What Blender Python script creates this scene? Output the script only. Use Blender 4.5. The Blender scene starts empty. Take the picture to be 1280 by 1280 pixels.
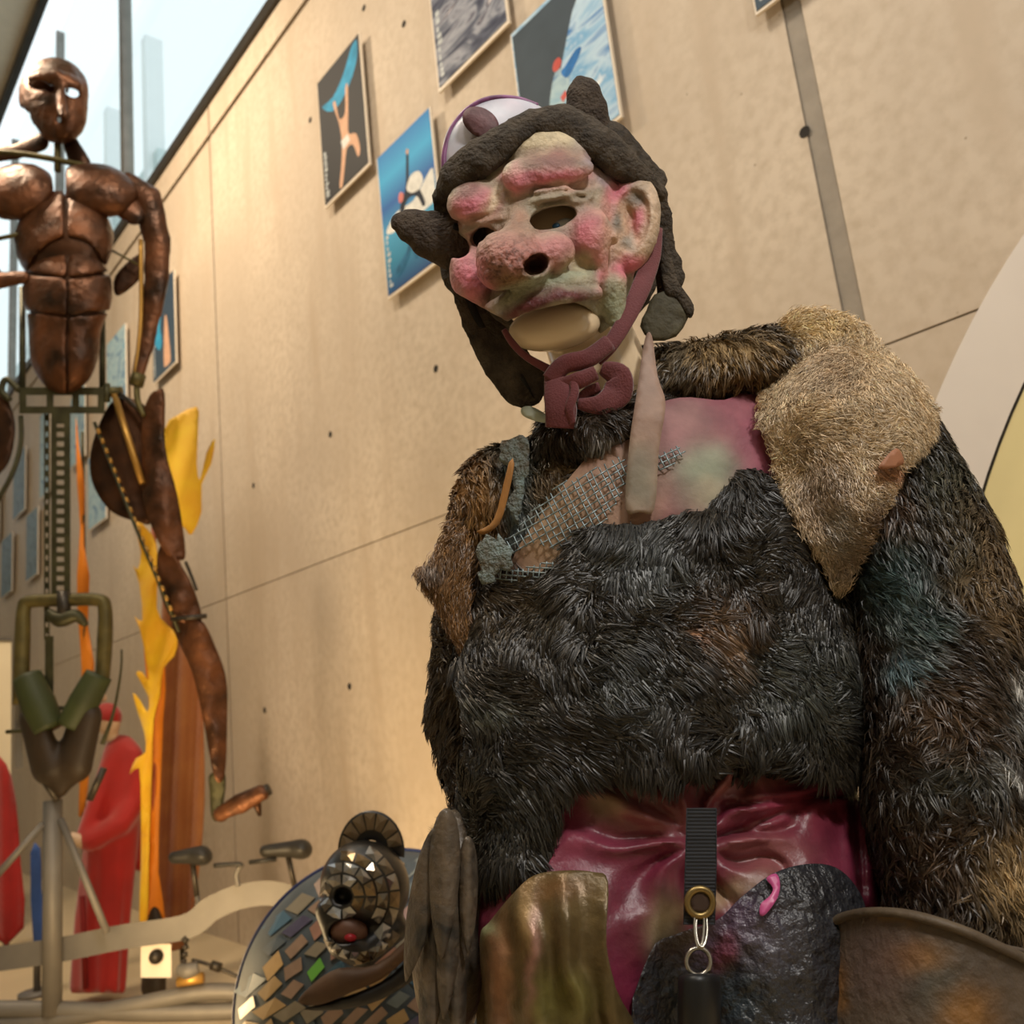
import bpy, math, random
import numpy as np
from mathutils import Vector, Matrix
from mathutils.geometry import delaunay_2d_cdt
random.seed(7)
RNG = np.random.default_rng(7)
scene = bpy.context.scene
COL = scene.collection

def c(r, g, b):
    def f(v):
        v /= 255.0
        return v / 12.92 if v <= 0.04045 else ((v + 0.055) / 1.055) ** 2.4
    return (f(r), f(g), f(b), 1.0)

# ------------------------------------------------------------------ camera
FPX = 1099.0
PITCH, ROLL, CAMH = math.radians(12.07), math.radians(6.14), 1.35
WA = math.radians(41.3)      # the long concrete wall runs along world +Y; the camera looks 41.3 degrees off it
def turn(v):
    ca, sa = math.cos(WA), math.sin(WA); v = np.asarray(v, float)
    return np.array([ca * v[0] + sa * v[1], -sa * v[0] + ca * v[1], v[2]])
_F = turn([0, math.cos(PITCH), math.sin(PITCH)])
_U0 = turn([0, -math.sin(PITCH), math.cos(PITCH)])
_R0 = turn([1.0, 0, 0])
# image axes after roll (scene verticals lean to the left at the top)
_R = math.cos(ROLL) * _R0 + math.sin(-ROLL) * _U0
_U = math.sin(ROLL) * _R0 + math.cos(ROLL) * _U0
CAMP = np.array([0, 0, CAMH])
cam_d = bpy.data.cameras.new('camera')
cam_d.sensor_fit = 'HORIZONTAL'; cam_d.sensor_width = 24.0
cam_d.lens = 24.0 * FPX / 1280.0
cam_d.clip_start = 0.05; cam_d.clip_end = 200
cam_d.dof.use_dof = True; cam_d.dof.focus_distance = 1.04; cam_d.dof.aperture_fstop = 4.0
cam = bpy.data.objects.new('camera', cam_d); COL.objects.link(cam)
cam.matrix_world = Matrix(((_R[0], _U[0], -_F[0], 0), (_R[1], _U[1], -_F[1], 0), (_R[2], _U[2], -_F[2], CAMH), (0, 0, 0, 1)))
scene.camera = cam

def P(px, py, d):
    """world point seen at pixel (px, py) of the 1280 frame, at forward distance d"""
    px = np.asarray(px, float); py = np.asarray(py, float); d = np.asarray(d, float)
    return CAMP + d[..., None] * (_F + ((px - 640) / FPX)[..., None] * _R - ((py - 640) / FPX)[..., None] * _U)

# ------------------------------------------------------------------ world, lights, exposure
scene.view_settings.view_transform = 'Standard'
scene.view_settings.look = 'None'
scene.view_settings.gamma = 1.0
scene.view_settings.use_curve_mapping = False
scene.view_settings.exposure = 0.0
wd = bpy.data.worlds.new('sky'); scene.world = wd; wd.use_nodes = True
wn = wd.node_tree.nodes; wn['Background'].inputs[0].default_value = (0.86, 0.94, 0.97, 1)
wn['Background'].inputs[1].default_value = 1.3

def area(name, loc, target, size, power, color):
    l = bpy.data.lights.new(name, 'AREA'); l.shape = 'DISK'; l.size = size; l.energy = power; l.color = color
    o = bpy.data.objects.new(name, l); COL.objects.link(o)
    loc, target = turn(loc), turn(target)
    o.location = loc
    o.rotation_euler = (Vector(target) - Vector(loc)).to_track_quat('-Z', 'Y').to_euler()
    return o
WARM = (1.0, 0.87, 0.71); NEUT = (1.0, 0.95, 0.89); GOLD = (1.0, 0.70, 0.36)
# gallery lamps under the roof of the hall
area('ceiling_lamp_front', (1.15, -0.55, 3.7), (0.15, 1.05, 1.7), 0.38, 43, NEUT)
area('ceiling_lamp_wall', (-1.6, 1.2, 6.6), (1.2, 4.0, 3.2), 0.9, 120, WARM)
area('ceiling_lamp_hall', (-3.6, 4.2, 6.4), (-2.2, 8.8, 1.6), 0.9, 190, (1.0, 0.79, 0.56))
area('ceiling_lamp_right', (0.1, -0.4, 5.2), (2.0, 2.0, 2.4), 0.9, 34, NEUT)
area('floor_lamp_glow', (-1.6, 3.0, 0.5), (0.2, 5.2, 1.6), 1.0, 36, GOLD)

# ------------------------------------------------------------------ object helpers
def to_obj(name, V, F, mat, parent=None, smooth=True, col=None, loc=None):
    """V world coordinates (n,3); F list of faces or (m,3)/(m,4) arrays"""
    V = np.asarray(V, float)
    me = bpy.data.meshes.new(name)
    o = bpy.data.objects.new(name, me); COL.objects.link(o)
    base = np.zeros(3)
    if parent is not None:
        o.parent = parent
        base = np.array(parent['_w'])
        o['_w'] = list(base)
    else:
        if loc is None:
            loc = np.array([(V[:, 0].min() + V[:, 0].max()) / 2, (V[:, 1].min() + V[:, 1].max()) / 2, V[:, 2].min()])
        base = np.array(loc, float); o.location = base; o['_w'] = list(base)
    V = V - base
    blocks = F if isinstance(F, (list, tuple)) and len(F) and isinstance(F[0], np.ndarray) else None
    if blocks is None and isinstance(F, np.ndarray): blocks = [F]
    if blocks is not None:
        me.vertices.add(len(V)); me.vertices.foreach_set('co', V.astype(np.float32).ravel())
        li = np.concatenate([b.ravel() for b in blocks]).astype(np.int32)
        sizes = np.concatenate([np.full(len(b), b.shape[1]) for b in blocks])
        starts = np.concatenate([[0], np.cumsum(sizes)[:-1]]).astype(np.int32)
        me.loops.add(len(li)); me.loops.foreach_set('vertex_index', li)
        me.polygons.add(len(sizes)); me.polygons.foreach_set('loop_start', starts)
        me.update(calc_edges=True); me.validate()
    else:
        me.from_pydata([tuple(v) for v in V], [], [tuple(int(i) for i in f) for f in F]); me.update()
    if col is not None:
        a = me.color_attributes.new('Col', 'FLOAT_COLOR', 'POINT')
        cc = np.ones((len(V), 4), np.float32); cc[:, :3] = np.asarray(col)[:, :3]
        a.data.foreach_set('color', cc.ravel())
    if smooth:
        me.polygons.foreach_set('use_smooth', np.ones(len(me.polygons), bool))
    me.materials.append(mat)
    return o

def empty(name, loc):
    o = bpy.data.objects.new(name, None); COL.objects.link(o); o.location = loc
    o.empty_display_size = 0.1; o['_w'] = list(np.asarray(loc, float)); return o

def tag(o, label, cat, group=None, kind=None):
    o['label'] = label; o['category'] = cat
    if group: o['group'] = group
    if kind: o['kind'] = kind
    return o

def cat_mesh(parts):
    V = []; F = []; n = 0
    for v, f in parts:
        V.append(np.asarray(v, float)); F += [tuple(int(i) + n for i in q) for q in f]; n += len(v)
    return np.concatenate(V), F

def flipF(F):
    return [tuple(reversed(f)) for f in F]

def box(x0, x1, y0, y1, z0, z1):
    V = np.array([(x, y, z) for x in (x0, x1) for y in (y0, y1) for z in (z0, z1)], float)
    F = [(0, 1, 3, 2), (4, 6, 7, 5), (0, 4, 5, 1), (2, 3, 7, 6), (0, 2, 6, 4), (1, 5, 7, 3)]
    return V, F

def catmull(pts, n=8, closed=False):
    pts = np.asarray(pts, float); out = []
    m = len(pts)
    for i in range(m if closed else m - 1):
        g = lambda k: pts[(i + k) % m] if closed else pts[min(max(i + k, 0), m - 1)]
        p0, p1, p2, p3 = g(-1), g(0), g(1), g(2)
        for t in np.linspace(0, 1, n, endpoint=False):
            out.append(0.5 * ((2 * p1) + (-p0 + p2) * t + (2 * p0 - 5 * p1 + 4 * p2 - p3) * t * t + (-p0 + 3 * p1 - 3 * p2 + p3) * t ** 3))
    if not closed: out.append(pts[-1])
    return np.array(out)

def tube(pts, rad, sides=8, cap=True, closed=False, flat=1.0, up=None):
    """tube along world points; rad scalar or per point; flat squashes the second axis"""
    pts = np.asarray(pts, float); n = len(pts)
    rad = np.broadcast_to(np.asarray(rad, float), (n,))
    if closed: tan = np.roll(pts, -1, 0) - np.roll(pts, 1, 0)
    else: tan = np.gradient(pts, axis=0)
    tan /= np.linalg.norm(tan, axis=1, keepdims=True) + 1e-12
    ref = np.array(up if up is not None else (0.0, 0.0, 1.0)) 
    if abs(np.dot(tan[0], ref)) > 0.95: ref = np.array((0.0, 1.0, 0.0))
    V = []; s = np.cross(tan[0], ref); s /= np.linalg.norm(s)
    for i in range(n):
        s = s - tan[i] * np.dot(s, tan[i]); s /= np.linalg.norm(s) + 1e-12
        b = np.cross(tan[i], s)
        for k in range(sides):
            a = 2 * math.pi * k / sides
            V.append(pts[i] + rad[i] * (math.cos(a) * s + flat * math.sin(a) * b))
    F = []
    for i in range(n if closed else n - 1):
        j = (i + 1) % n
        for k in range(sides):
            k2 = (k + 1) % sides
            F.append((i * sides + k, i * sides + k2, j * sides + k2, j * sides + k))
    if cap and not closed:
        F.append(tuple(range(sides - 1, -1, -1))); F.append(tuple((n - 1) * sides + k for k in range(sides)))
    return np.array(V), F

def prism(poly, nrm, depth):
    """extrude a planar world polygon by depth along nrm"""
    poly = np.asarray(poly, float); n = len(poly); nrm = np.asarray(nrm, float)
    V = np.concatenate([poly, poly + nrm * depth])
    F = [tuple(range(n - 1, -1, -1)), tuple(range(n, 2 * n))] + [(i, (i + 1) % n, n + (i + 1) % n, n + i) for i in range(n)]
    return V, F

# ------------------------------------------------------------------ noise / sdf
def _hash(ix, iy, iz, seed):
    h = (ix * 374761393 + iy * 668265263 + iz * 2147483647 + seed * 1274126177).astype(np.int64)
    h = (h ^ (h >> 13)) * 1274126177
    h = h ^ (h >> 16)
    return (h & 0xffff) / 65535.0

def vnoise(x, y, z=0.0, seed=0):
    x, y, z = np.broadcast_arrays(np.asarray(x, float), np.asarray(y, float), np.asarray(z, float))
    fx, fy, fz = np.floor(x), np.floor(y), np.floor(z)
    ix, iy, iz = fx.astype(np.int64), fy.astype(np.int64), fz.astype(np.int64)
    tx, ty, tz = x - fx, y - fy, z - fz
    tx = tx * tx * (3 - 2 * tx); ty = ty * ty * (3 - 2 * ty); tz = tz * tz * (3 - 2 * tz)
    r = 0
    for a in (0, 1):
        for b in (0, 1):
            for d in (0, 1):
                w = (tx if a else 1 - tx) * (ty if b else 1 - ty) * (tz if d else 1 - tz)
                r = r + w * _hash(ix + a, iy + b, iz + d, seed)
    return r * 2 - 1

def fbm(x, y, z=0.0, seed=0, oct=3):
    r = 0; a = 1.0; s = 1.0; t = 0
    for i in range(oct):
        r = r + a * vnoise(x * s, y * s, np.asarray(z) * s, seed + i * 11); t += a; a *= 0.5; s *= 2.03
    return r / t

def ell(p, ce, r, ang=0.0):
    x, y, h = p[0] - ce[0], p[1] - ce[1], p[2] - ce[2]
    if ang:
        ca, sa = math.cos(math.radians(ang)), math.sin(math.radians(ang))
        x, y = x * ca + y * sa, -x * sa + y * ca
    k0 = np.sqrt((x / r[0]) ** 2 + (y / r[1]) ** 2 + (h / r[2]) ** 2)
    k1 = np.sqrt((x / r[0] ** 2) ** 2 + (y / r[1] ** 2) ** 2 + (h / r[2] ** 2) ** 2) + 1e-9
    return k0 * (k0 - 1) / k1

def chain(p, pts, hs=1.0):
    """union of round cones through (x, y, h, r); hs squashes h (r_h = r*hs)"""
    d = None
    for a, b in zip(pts[:-1], pts[1:]):
        ax, ay, ah, ar = a; bx, by, bh, br = b
        dx, dy, dh = bx - ax, by - ay, (bh - ah) / hs
        L = dx * dx + dy * dy + dh * dh + 1e-9
        X, Y, H = p[0] - ax, p[1] - ay, (p[2] - ah) / hs
        t = np.clip((X * dx + Y * dy + H * dh) / L, 0, 1)
        q = np.sqrt((X - t * dx) ** 2 + (Y - t * dy) ** 2 + (H - t * dh) ** 2) - (ar + (br - ar) * t)
        d = q if d is None else np.minimum(d, q)
    return d

def smin(a, b, k):
    h = np.clip(0.5 + 0.5 * (b - a) / k, 0, 1)
    return b * (1 - h) + a * h - k * h * (1 - h)

def smax(a, b, k):
    return -smin(-a, -b, k)

def surf_nets(f, lo, hi, step):
    """naive surface nets of f < 0 on a regular grid; returns V (in f's coordinates) and quads"""
    ax = [np.arange(lo[i], hi[i] + step, step) for i in range(3)]
    G = np.meshgrid(*ax, indexing='ij')
    v = f(G)
    nx, ny, nz = v.shape
    ins = v < 0
    acc = np.zeros((nx - 1, ny - 1, nz - 1, 3)); cnt = np.zeros((nx - 1, ny - 1, nz - 1))
    for axis in range(3):
        a = [slice(None)] * 3; b = [slice(None)] * 3
        a[axis] = slice(0, -1); b[axis] = slice(1, None)
        va, vb = v[tuple(a)], v[tuple(b)]
        cr = (ins[tuple(a)] != ins[tuple(b)])
        t = np.where(cr, va / np.where(cr, va - vb, 1), 0)
        o = [i for i in range(3) if i != axis]
        for s0 in (0, 1):
            for s1 in (0, 1):
                sl = [slice(None)] * 3
                sl[o[0]] = slice(s0, v.shape[o[0]] - 1 + s0); sl[o[1]] = slice(s1, v.shape[o[1]] - 1 + s1)
                m = cr[tuple(sl)]
                acc[..., axis] += np.where(m, t[tuple(sl)], 0)
                acc[..., o[0]] += np.where(m, s0, 0); acc[..., o[1]] += np.where(m, s1, 0)
                cnt += m
    act = cnt > 0
    idx = np.full(act.shape, -1, np.int64); idx[act] = np.arange(act.sum())
    ijk = np.argwhere(act)
    V = (ijk + acc[act] / cnt[act][:, None]) * step + np.array(lo)
    Q = []
    for axis in range(3):
        a = [slice(None)] * 3; b = [slice(None)] * 3
        a[axis] = slice(0, -1); b[axis] = slice(1, None)
        ia, ib = ins[tuple(a)], ins[tuple(b)]
        e = np.argwhere(ia != ib)
        o = [(axis + 1) % 3, (axis + 2) % 3]
        ok = np.ones(len(e), bool)
        for k in o: ok &= (e[:, k] > 0) & (e[:, k] < v.shape[k] - 1)
        e = e[ok]
        sg = ia[tuple(e.T)]
        q = []
        for (s0, s1) in ((-1, -1), (0, -1), (0, 0), (-1, 0)):
            w = e.copy(); w[:, o[0]] += s0; w[:, o[1]] += s1
            q.append(idx[tuple(w.T)])
        q = np.stack(q, 1)
        q[~sg] = q[~sg][:, ::-1]
        Q.append(q)
    return V, np.concatenate(Q)

class Space:
    """x, y are pixel columns/rows of the 1280 frame, h is depth towards the viewer in the same unit; upright things keep constant h"""
    def __init__(s, d0): s.d0 = d0
    def __call__(s, x, y, h):
        x = np.asarray(x, float); y = np.asarray(y, float); h = np.asarray(h, float)
        return P(x, y, s.d0 * (1 - (h + 0.21 * (y - 640)) / FPX))
    def pts(s, L):
        L = np.asarray(L, float); return s(L[:, 0], L[:, 1], L[:, 2])
    def unit(s): return s.d0 / FPX
    def sdf(s, f, lo, hi, step, name, mat, parent=None, colf=None, dispf=None, **k):
        V, Q = surf_nets(f, lo, hi, step)
        Wp = s(V[:, 0], V[:, 1], V[:, 2])
        col = colf(V) if colf else None
        o = to_obj(name, Wp, Q[:, ::-1].copy(), mat, parent, col=col, **k)
        return o, V, Wp, Q[:, ::-1]

def in_poly(x, y, poly):
    poly = np.asarray(poly); r = np.zeros(np.shape(x), bool)
    j = len(poly) - 1
    for i in range(len(poly)):
        xi, yi = poly[i]; xj, yj = poly[j]
        cnd = ((yi > y) != (yj > y)) & (x < (xj - xi) * (y - yi) / (yj - yi + 1e-12) + xi)
        r ^= cnd; j = i
    return r

def dist_poly(x, y, poly):
    poly = np.asarray(poly); d = np.full(np.shape(x), 1e9)
    for i in range(len(poly)):
        a = poly[i]; b = poly[(i + 1) % len(poly)]
        L = ((b - a) ** 2).sum() + 1e-9
        t = np.clip(((x - a[0]) * (b[0] - a[0]) + (y - a[1]) * (b[1] - a[1])) / L, 0, 1)
        d = np.minimum(d, np.hypot(x - a[0] - t * (b[0] - a[0]), y - a[1] - t * (b[1] - a[1])))
    return d

def patch(S, name, outline, hf, mat, parent=None, thick=4.0, step=6.0, puff=0.0, puff_r=12.0, colf=None, smooth_n=4, jag=0.0, seed=1, smooth=True):
    """a sheet with an outline given in the frame, lying at depth hf(x, y), with thickness"""
    ol = np.asarray(outline, float)
    if smooth_n > 1: ol = catmull(ol, smooth_n, closed=True)
    if jag:
        ol = ol + jag * np.stack([vnoise(ol[:, 0] / 7, ol[:, 1] / 7, 0, seed), vnoise(ol[:, 0] / 7, ol[:, 1] / 7, 5, seed)], 1)
    xs = np.arange(ol[:, 0].min(), ol[:, 0].max(), step); ys = np.arange(ol[:, 1].min(), ol[:, 1].max(), step * 0.866)
    gx, gy = np.meshgrid(xs, ys); gx[::2] += step / 2
    gx = gx.ravel(); gy = gy.ravel()
    k = in_poly(gx, gy, ol); gx, gy = gx[k], gy[k]
    k = dist_poly(gx, gy, ol) > step * 0.45; gx, gy = gx[k], gy[k]
    n0 = len(ol)
    pts = [Vector((float(a), float(b))) for a, b in ol] + [Vector((float(a), float(b))) for a, b in zip(gx, gy)]
    ev = [(i, (i + 1) % n0) for i in range(n0)]
    vv, ee, ff, *_ = delaunay_2d_cdt(pts, ev, [], 1, 1e-4)
    xy = np.array([(v.x, v.y) for v in vv])
    T = np.array([f for f in ff], int)
    a = xy[T]; ar = (a[:, 1, 0] - a[:, 0, 0]) * (a[:, 2, 1] - a[:, 0, 1]) - (a[:, 1, 1] - a[:, 0, 1]) * (a[:, 2, 0] - a[:, 0, 0])
    T[ar < 0] = T[ar < 0][:, ::-1]          # positive in y-down = clockwise on screen
    x, y = xy[:, 0], xy[:, 1]
    h = hf(x, y)
    if puff:
        h = h + puff * (1 - np.exp(-dist_poly(x, y, ol) / puff_r))
    n = len(x)
    V = np.concatenate([S(x, y, h), S(x, y, h - thick)])
    from collections import Counter
    E = {}
    for t in T:
        for i in range(3): E[(t[i], t[(i + 1) % 3])] = 1
    B = np.array([(p, q) for (p, q) in E if (q, p) not in E])
    Ft = T[:, ::-1]                           # front, facing the viewer
    Bt = T + n
    Sd = np.stack([B[:, 0], B[:, 1], B[:, 1] + n, B[:, 0] + n], 1)
    col = None
    if colf is not None:
        cf = colf(np.stack([x, y, h], 1)); col = np.concatenate([cf, cf])
    o = to_obj(name, V, [Ft, Bt, Sd], mat, parent, col=col, smooth=smooth)
    return o, np.stack([x, y, h], 1), V[:n], Ft

def blend_cols(V, base, blobs, nseed=3, nscale=14.0, namp=0.12):
    """paint: base colour plus soft blobs (cx, cy, rx, ry, ang, colour, strength)"""
    x, y = V[:, 0], V[:, 1]
    col = np.tile(np.array(base[:3]), (len(V), 1))
    w1 = 6 * vnoise(x / 17, y / 17, V[:, 2] / 17, nseed); w2 = 6 * vnoise(x / 17, y / 17, V[:, 2] / 17, nseed + 5)
    for (cx, cy, rx, ry, ang, cl, st) in blobs:
        ca, sa = math.cos(math.radians(ang)), math.sin(math.radians(ang))
        dx, dy = x + w1 - cx, y + w2 - cy
        u, v = (dx * ca + dy * sa) / rx, (-dx * sa + dy * ca) / ry
        w = st * np.exp(-1.15 * (u * u + v * v) ** 1.4)
        col = col * (1 - w[:, None]) + np.array(cl[:3]) * w[:, None]
    col *= (1 + namp * fbm(x / nscale, y / nscale, V[:, 2] / nscale, nseed + 9))[:, None]
    return np.clip(col, 0, 1)

def fur(name, V, T, n, length, width, mat, parent, colf, flow=(0, 0, -1), lift=0.5, clump=4, seed=0, swirl=0.8, px=None, keep=None, curl=0.35, spread=0.004):
    """locks of hair as thin tapered blades grown on the surface (V, T); px = per-vertex (x, y, h) used for colour / masking"""
    rg = np.random.default_rng(seed)
    if T.shape[1] == 4: T = np.concatenate([T[:, [0, 1, 2]], T[:, [0, 2, 3]]])
    A = V[T]; nr = np.cross(A[:, 1] - A[:, 0], A[:, 2] - A[:, 0]); ar = np.linalg.norm(nr, axis=1)
    # vertex normals
    vn = np.zeros_like(V)
    for i in range(3): np.add.at(vn, T[:, i], nr)
    vn /= np.linalg.norm(vn, axis=1, keepdims=True) + 1e-12
    if keep is not None:
        k = keep(px[T].mean(1)); ar = np.where(k, ar, 0)
    nl = n // clump
    cs = np.cumsum(ar); t = np.searchsorted(cs, rg.random(nl) * cs[-1]); t = np.clip(t, 0, len(T) - 1)
    u = rg.random(nl); v = rg.random(nl); fl = u + v > 1; u[fl] = 1 - u[fl]; v[fl] = 1 - v[fl]
    bw = np.stack([1 - u - v, u, v], 1)
    p = (A[t] * bw[..., None]).sum(1); nn = (vn[T[t]] * bw[..., None]).sum(1); nn /= np.linalg.norm(nn, axis=1, keepdims=True) + 1e-12
    q = (px[T[t]] * bw[..., None]).sum(1)
    sw = np.stack([fbm(p[:, 0] * 16, p[:, 1] * 16, p[:, 2] * 16, seed + i * 3 + 1, 2) for i in range(3)], 1)
    fd = np.array(flow, float) + swirl * 2.0 * sw + 0.25 * rg.normal(size=(nl, 3))
    fd -= nn * (fd * nn).sum(1, keepdims=True); fd /= np.linalg.norm(fd, axis=1, keepdims=True) + 1e-9
    L = length * (0.65 + 0.7 * rg.random(nl))
    dr = nn * lift + fd; dr /= np.linalg.norm(dr, axis=1, keepdims=True)
    tip = p + dr * L[:, None]
    tip2 = tip + (fd - nn * lift * 0.8) * (L * curl)[:, None]
    C = colf(q, rg)
    rep = lambda a: np.repeat(a, clump, 0)
    p, nn, fd, dr, L, tip, tip2, C = map(rep, (p, nn, fd, dr, L, tip, tip2, C))
    m = len(p)
    off = rg.normal(size=(m, 3)) * spread; off -= nn * (off * nn).sum(1, keepdims=True)
    b0 = p + off - nn * 0.002
    t1 = b0 * 0.45 + (tip + off * 0.6) * 0.55 + nn * (L * 0.10)[:, None]
    t2 = tip2 + off * 0.25 + rg.normal(size=(m, 3)) * spread * 0.3
    sd = np.cross(dr, nn + 0.6 * rg.normal(size=(m, 3))); sd /= np.linalg.norm(sd, axis=1, keepdims=True) + 1e-9
    w = width * (0.6 + 0.8 * rg.random(m))[:, None] * 0.5
    X = np.stack([b0 - sd * w, b0 + sd * w, t1 + sd * w * 0.8, t1 - sd * w * 0.8, t2], 1).reshape(-1, 3)
    i = np.arange(m)[:, None] * 5
    Qd = i + np.array([0, 1, 2, 3]); Tr = i + np.array([3, 2, 4])
    C = C * (1 + 0.22 * rg.normal(size=(m, 1))); C = np.clip(np.repeat(C, 5, 0), 0.002, 1)
    o = to_obj(name, X, [Qd, Tr], mat, parent, col=C)
    o['kind'] = 'stuff'
    return o

# ------------------------------------------------------------------ materials
def mat(name, base, rough=0.6, metal=0.0, var=0.15, scale=8.0, bump=0.0, bscale=40.0, attr=False, spec=0.4, coat=0.0, second=None, detail=5.0, sheen=0.0, distort=0.0, rvar=0.0):
    m = bpy.data.materials.new(name); m.use_nodes = True
    nt = m.node_tree; N = nt.nodes; L = nt.links; b = N['Principled BSDF']
    b.inputs['Roughness'].default_value = rough; b.inputs['Metallic'].default_value = metal
    b.inputs['Specular IOR Level'].default_value = spec; b.inputs['Coat Weight'].default_value = coat
    b.inputs['Sheen Weight'].default_value = sheen
    tc = N.new('ShaderNodeTexCoord')
    nz = N.new('ShaderNodeTexNoise'); nz.inputs['Scale'].default_value = scale; nz.inputs['Detail'].default_value = detail
    nz.inputs['Distortion'].default_value = distort
    L.new(tc.outputs['Object'], nz.inputs['Vector'])
    mx = N.new('ShaderNodeMix'); mx.data_type = 'RGBA'
    rp = N.new('ShaderNodeMapRange'); rp.inputs[1].default_value = 0.3; rp.inputs[2].default_value = 0.7
    L.new(nz.outputs['Fac'], rp.inputs[0])
    if attr:
        at = N.new('ShaderNodeAttribute'); at.attribute_name = 'Col'
        mx.blend_type = 'MULTIPLY'; mx.inputs['Factor'].default_value = 1.0
        L.new(at.outputs['Color'], mx.inputs['A'])
        r2 = N.new('ShaderNodeMapRange'); r2.inputs[1].default_value = 0.25; r2.inputs[2].default_value = 0.75
        r2.inputs[3].default_value = 1 - var; r2.inputs[4].default_value = 1 + var
        L.new(nz.outputs['Fac'], r2.inputs[0]); L.new(r2.outputs[0], mx.inputs['B'])
    else:
        s = second if second else tuple(v * (1 - 2 * var) for v in base[:3]) + (1,)
        mx.inputs['A'].default_value = s; mx.inputs['B'].default_value = base
        L.new(rp.outputs[0], mx.inputs['Factor'])
    L.new(mx.outputs['Result'], b.inputs['Base Color'])
    if rvar:
        r3 = N.new('ShaderNodeMapRange'); r3.inputs[3].default_value = rough - rvar; r3.inputs[4].default_value = rough + rvar
        L.new(rp.outputs[0], r3.inputs[0]); L.new(r3.outputs[0], b.inputs['Roughness'])
    if bump:
        n2 = N.new('ShaderNodeTexNoise'); n2.inputs['Scale'].default_value = bscale; n2.inputs['Detail'].default_value = 4
        L.new(tc.outputs['Object'], n2.inputs['Vector'])
        bp = N.new('ShaderNodeBump'); bp.inputs['Strength'].default_value = bump; bp.inputs['Distance'].default_value = 0.01
        L.new(n2.outputs['Fac'], bp.inputs['Height']); L.new(bp.outputs['Normal'], b.inputs['Normal'])
    return m

# ------------------------------------------------------------------ the hall: concrete wall, glazing above it, floor
WD = 2.5
_wd = np.array([0.0, 1.0, 0]); _wm = np.array([1.0, 0, 0])
def Wp(s, z, n=0.0):
    """point on the concrete wall: s metres along it (away from the camera), z up, n out into the hall"""
    return (WD - n) * _wm + s * _wd + np.array([0, 0, z])
def wall_sz(px, py, n=0.0):
    r = P(px, py, np.array(1.0)) - CAMP
    q = r * (WD - n) / r.dot(_wm)
    return q.dot(_wd), q[2] + CAMH
def wall_box(s0, s1, z0, z1, n0, n1):
    V = np.array([Wp(s, z, n) for s in (s0, s1) for n in (n0, n1) for z in (z0, z1)])
    return V, flipF([(0, 1, 3, 2), (4, 6, 7, 5), (0, 4, 5, 1), (2, 3, 7, 6), (0, 2, 6, 4), (1, 5, 7, 3)])
def wall_empty(name, s, z): return empty(name, Wp(s, z))

def concrete():
    m = bpy.data.materials.new('concrete'); m.use_nodes = True
    nt = m.node_tree; N = nt.nodes; L = nt.links; b = N['Principled BSDF']
    b.inputs['Roughness'].default_value = 0.62; b.inputs['Specular IOR Level'].default_value = 0.3
    tc = N.new('ShaderNodeTexCoord')
    def noise(sc, det, vec=None):
        n = N.new('ShaderNodeTexNoise'); n.inputs['Scale'].default_value = sc; n.inputs['Detail'].default_value = det
        L.new(vec or tc.outputs['Object'], n.inputs['Vector']); return n
    mp = N.new('ShaderNodeMapping'); mp.inputs['Scale'].default_value = (1, 1, 0.12)
    L.new(tc.outputs['Object'], mp.inputs['Vector'])
    a = noise(1.3, 5); st = noise(5.0, 4, mp.outputs['Vector']); f = noise(22, 6)
    def mix(fac, A, B, lo=0.35, hi=0.7):
        r = N.new('ShaderNodeMapRange'); r.inputs[1].default_value = lo; r.inputs[2].default_value = hi
        L.new(fac, r.inputs[0])
        x = N.new('ShaderNodeMix'); x.data_type = 'RGBA'; L.new(r.outputs[0], x.inputs['Factor'])
        for k, v in (('A', A), ('B', B)):
            if isinstance(v, tuple): x.inputs[k].default_value = v
            else: L.new(v, x.inputs[k])
        return x.outputs['Result']
    c1 = mix(a.outputs['Fac'], c(186, 172, 154), c(204, 190, 171))
    c2 = mix(st.outputs['Fac'], c(180, 163, 142), c1, 0.25, 0.5)
    c3 = mix(f.outputs['Fac'], c(181, 166, 146), c2, 0.25, 0.6)
    vo = N.new('ShaderNodeTexVoronoi'); vo.inputs['Scale'].default_value = 9.0; vo.inputs['Randomness'].default_value = 1.0
    L.new(tc.outputs['Object'], vo.inputs['Vector'])
    r = N.new('ShaderNodeMapRange'); r.inputs[1].default_value = 0.02; r.inputs[2].default_value = 0.05
    L.new(vo.outputs['Distance'], r.inputs[0])
    sel = N.new('ShaderNodeMath'); sel.operation = 'GREATER_THAN'; sel.inputs[1].default_value = 0.3
    sp = N.new('ShaderNodeSeparateColor'); L.new(vo.outputs['Color'], sp.inputs[0]); L.new(sp.outputs[0], sel.inputs[0])
    mxm = N.new('ShaderNodeMath'); mxm.operation = 'MAXIMUM'; L.new(r.outputs[0], mxm.inputs[0]); L.new(sel.outputs[0], mxm.inputs[1])
    x = N.new('ShaderNodeMix'); x.data_type = 'RGBA'; L.new(mxm.outputs[0], x.inputs['Factor'])
    x.inputs['A'].default_value = c(146, 130, 110); L.new(c3, x.inputs['B'])
    L.new(x.outputs['Result'], b.inputs['Base Color'])
    bp = N.new('ShaderNodeBump'); bp.inputs['Strength'].default_value = 0.04; bp.inputs['Distance'].default_value = 0.02
    L.new(f.outputs['Fac'], bp.inputs['Height']); L.new(bp.outputs['Normal'], b.inputs['Normal'])
    return m
CONC = concrete()
CONC_DARK = mat('concrete_filler', c(150, 141, 128), 0.7, var=0.12, scale=12, bump=0.2)
JOINT = mat('joint_shadow_gap', c(120, 104, 84), 0.9, var=0.1)
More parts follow.
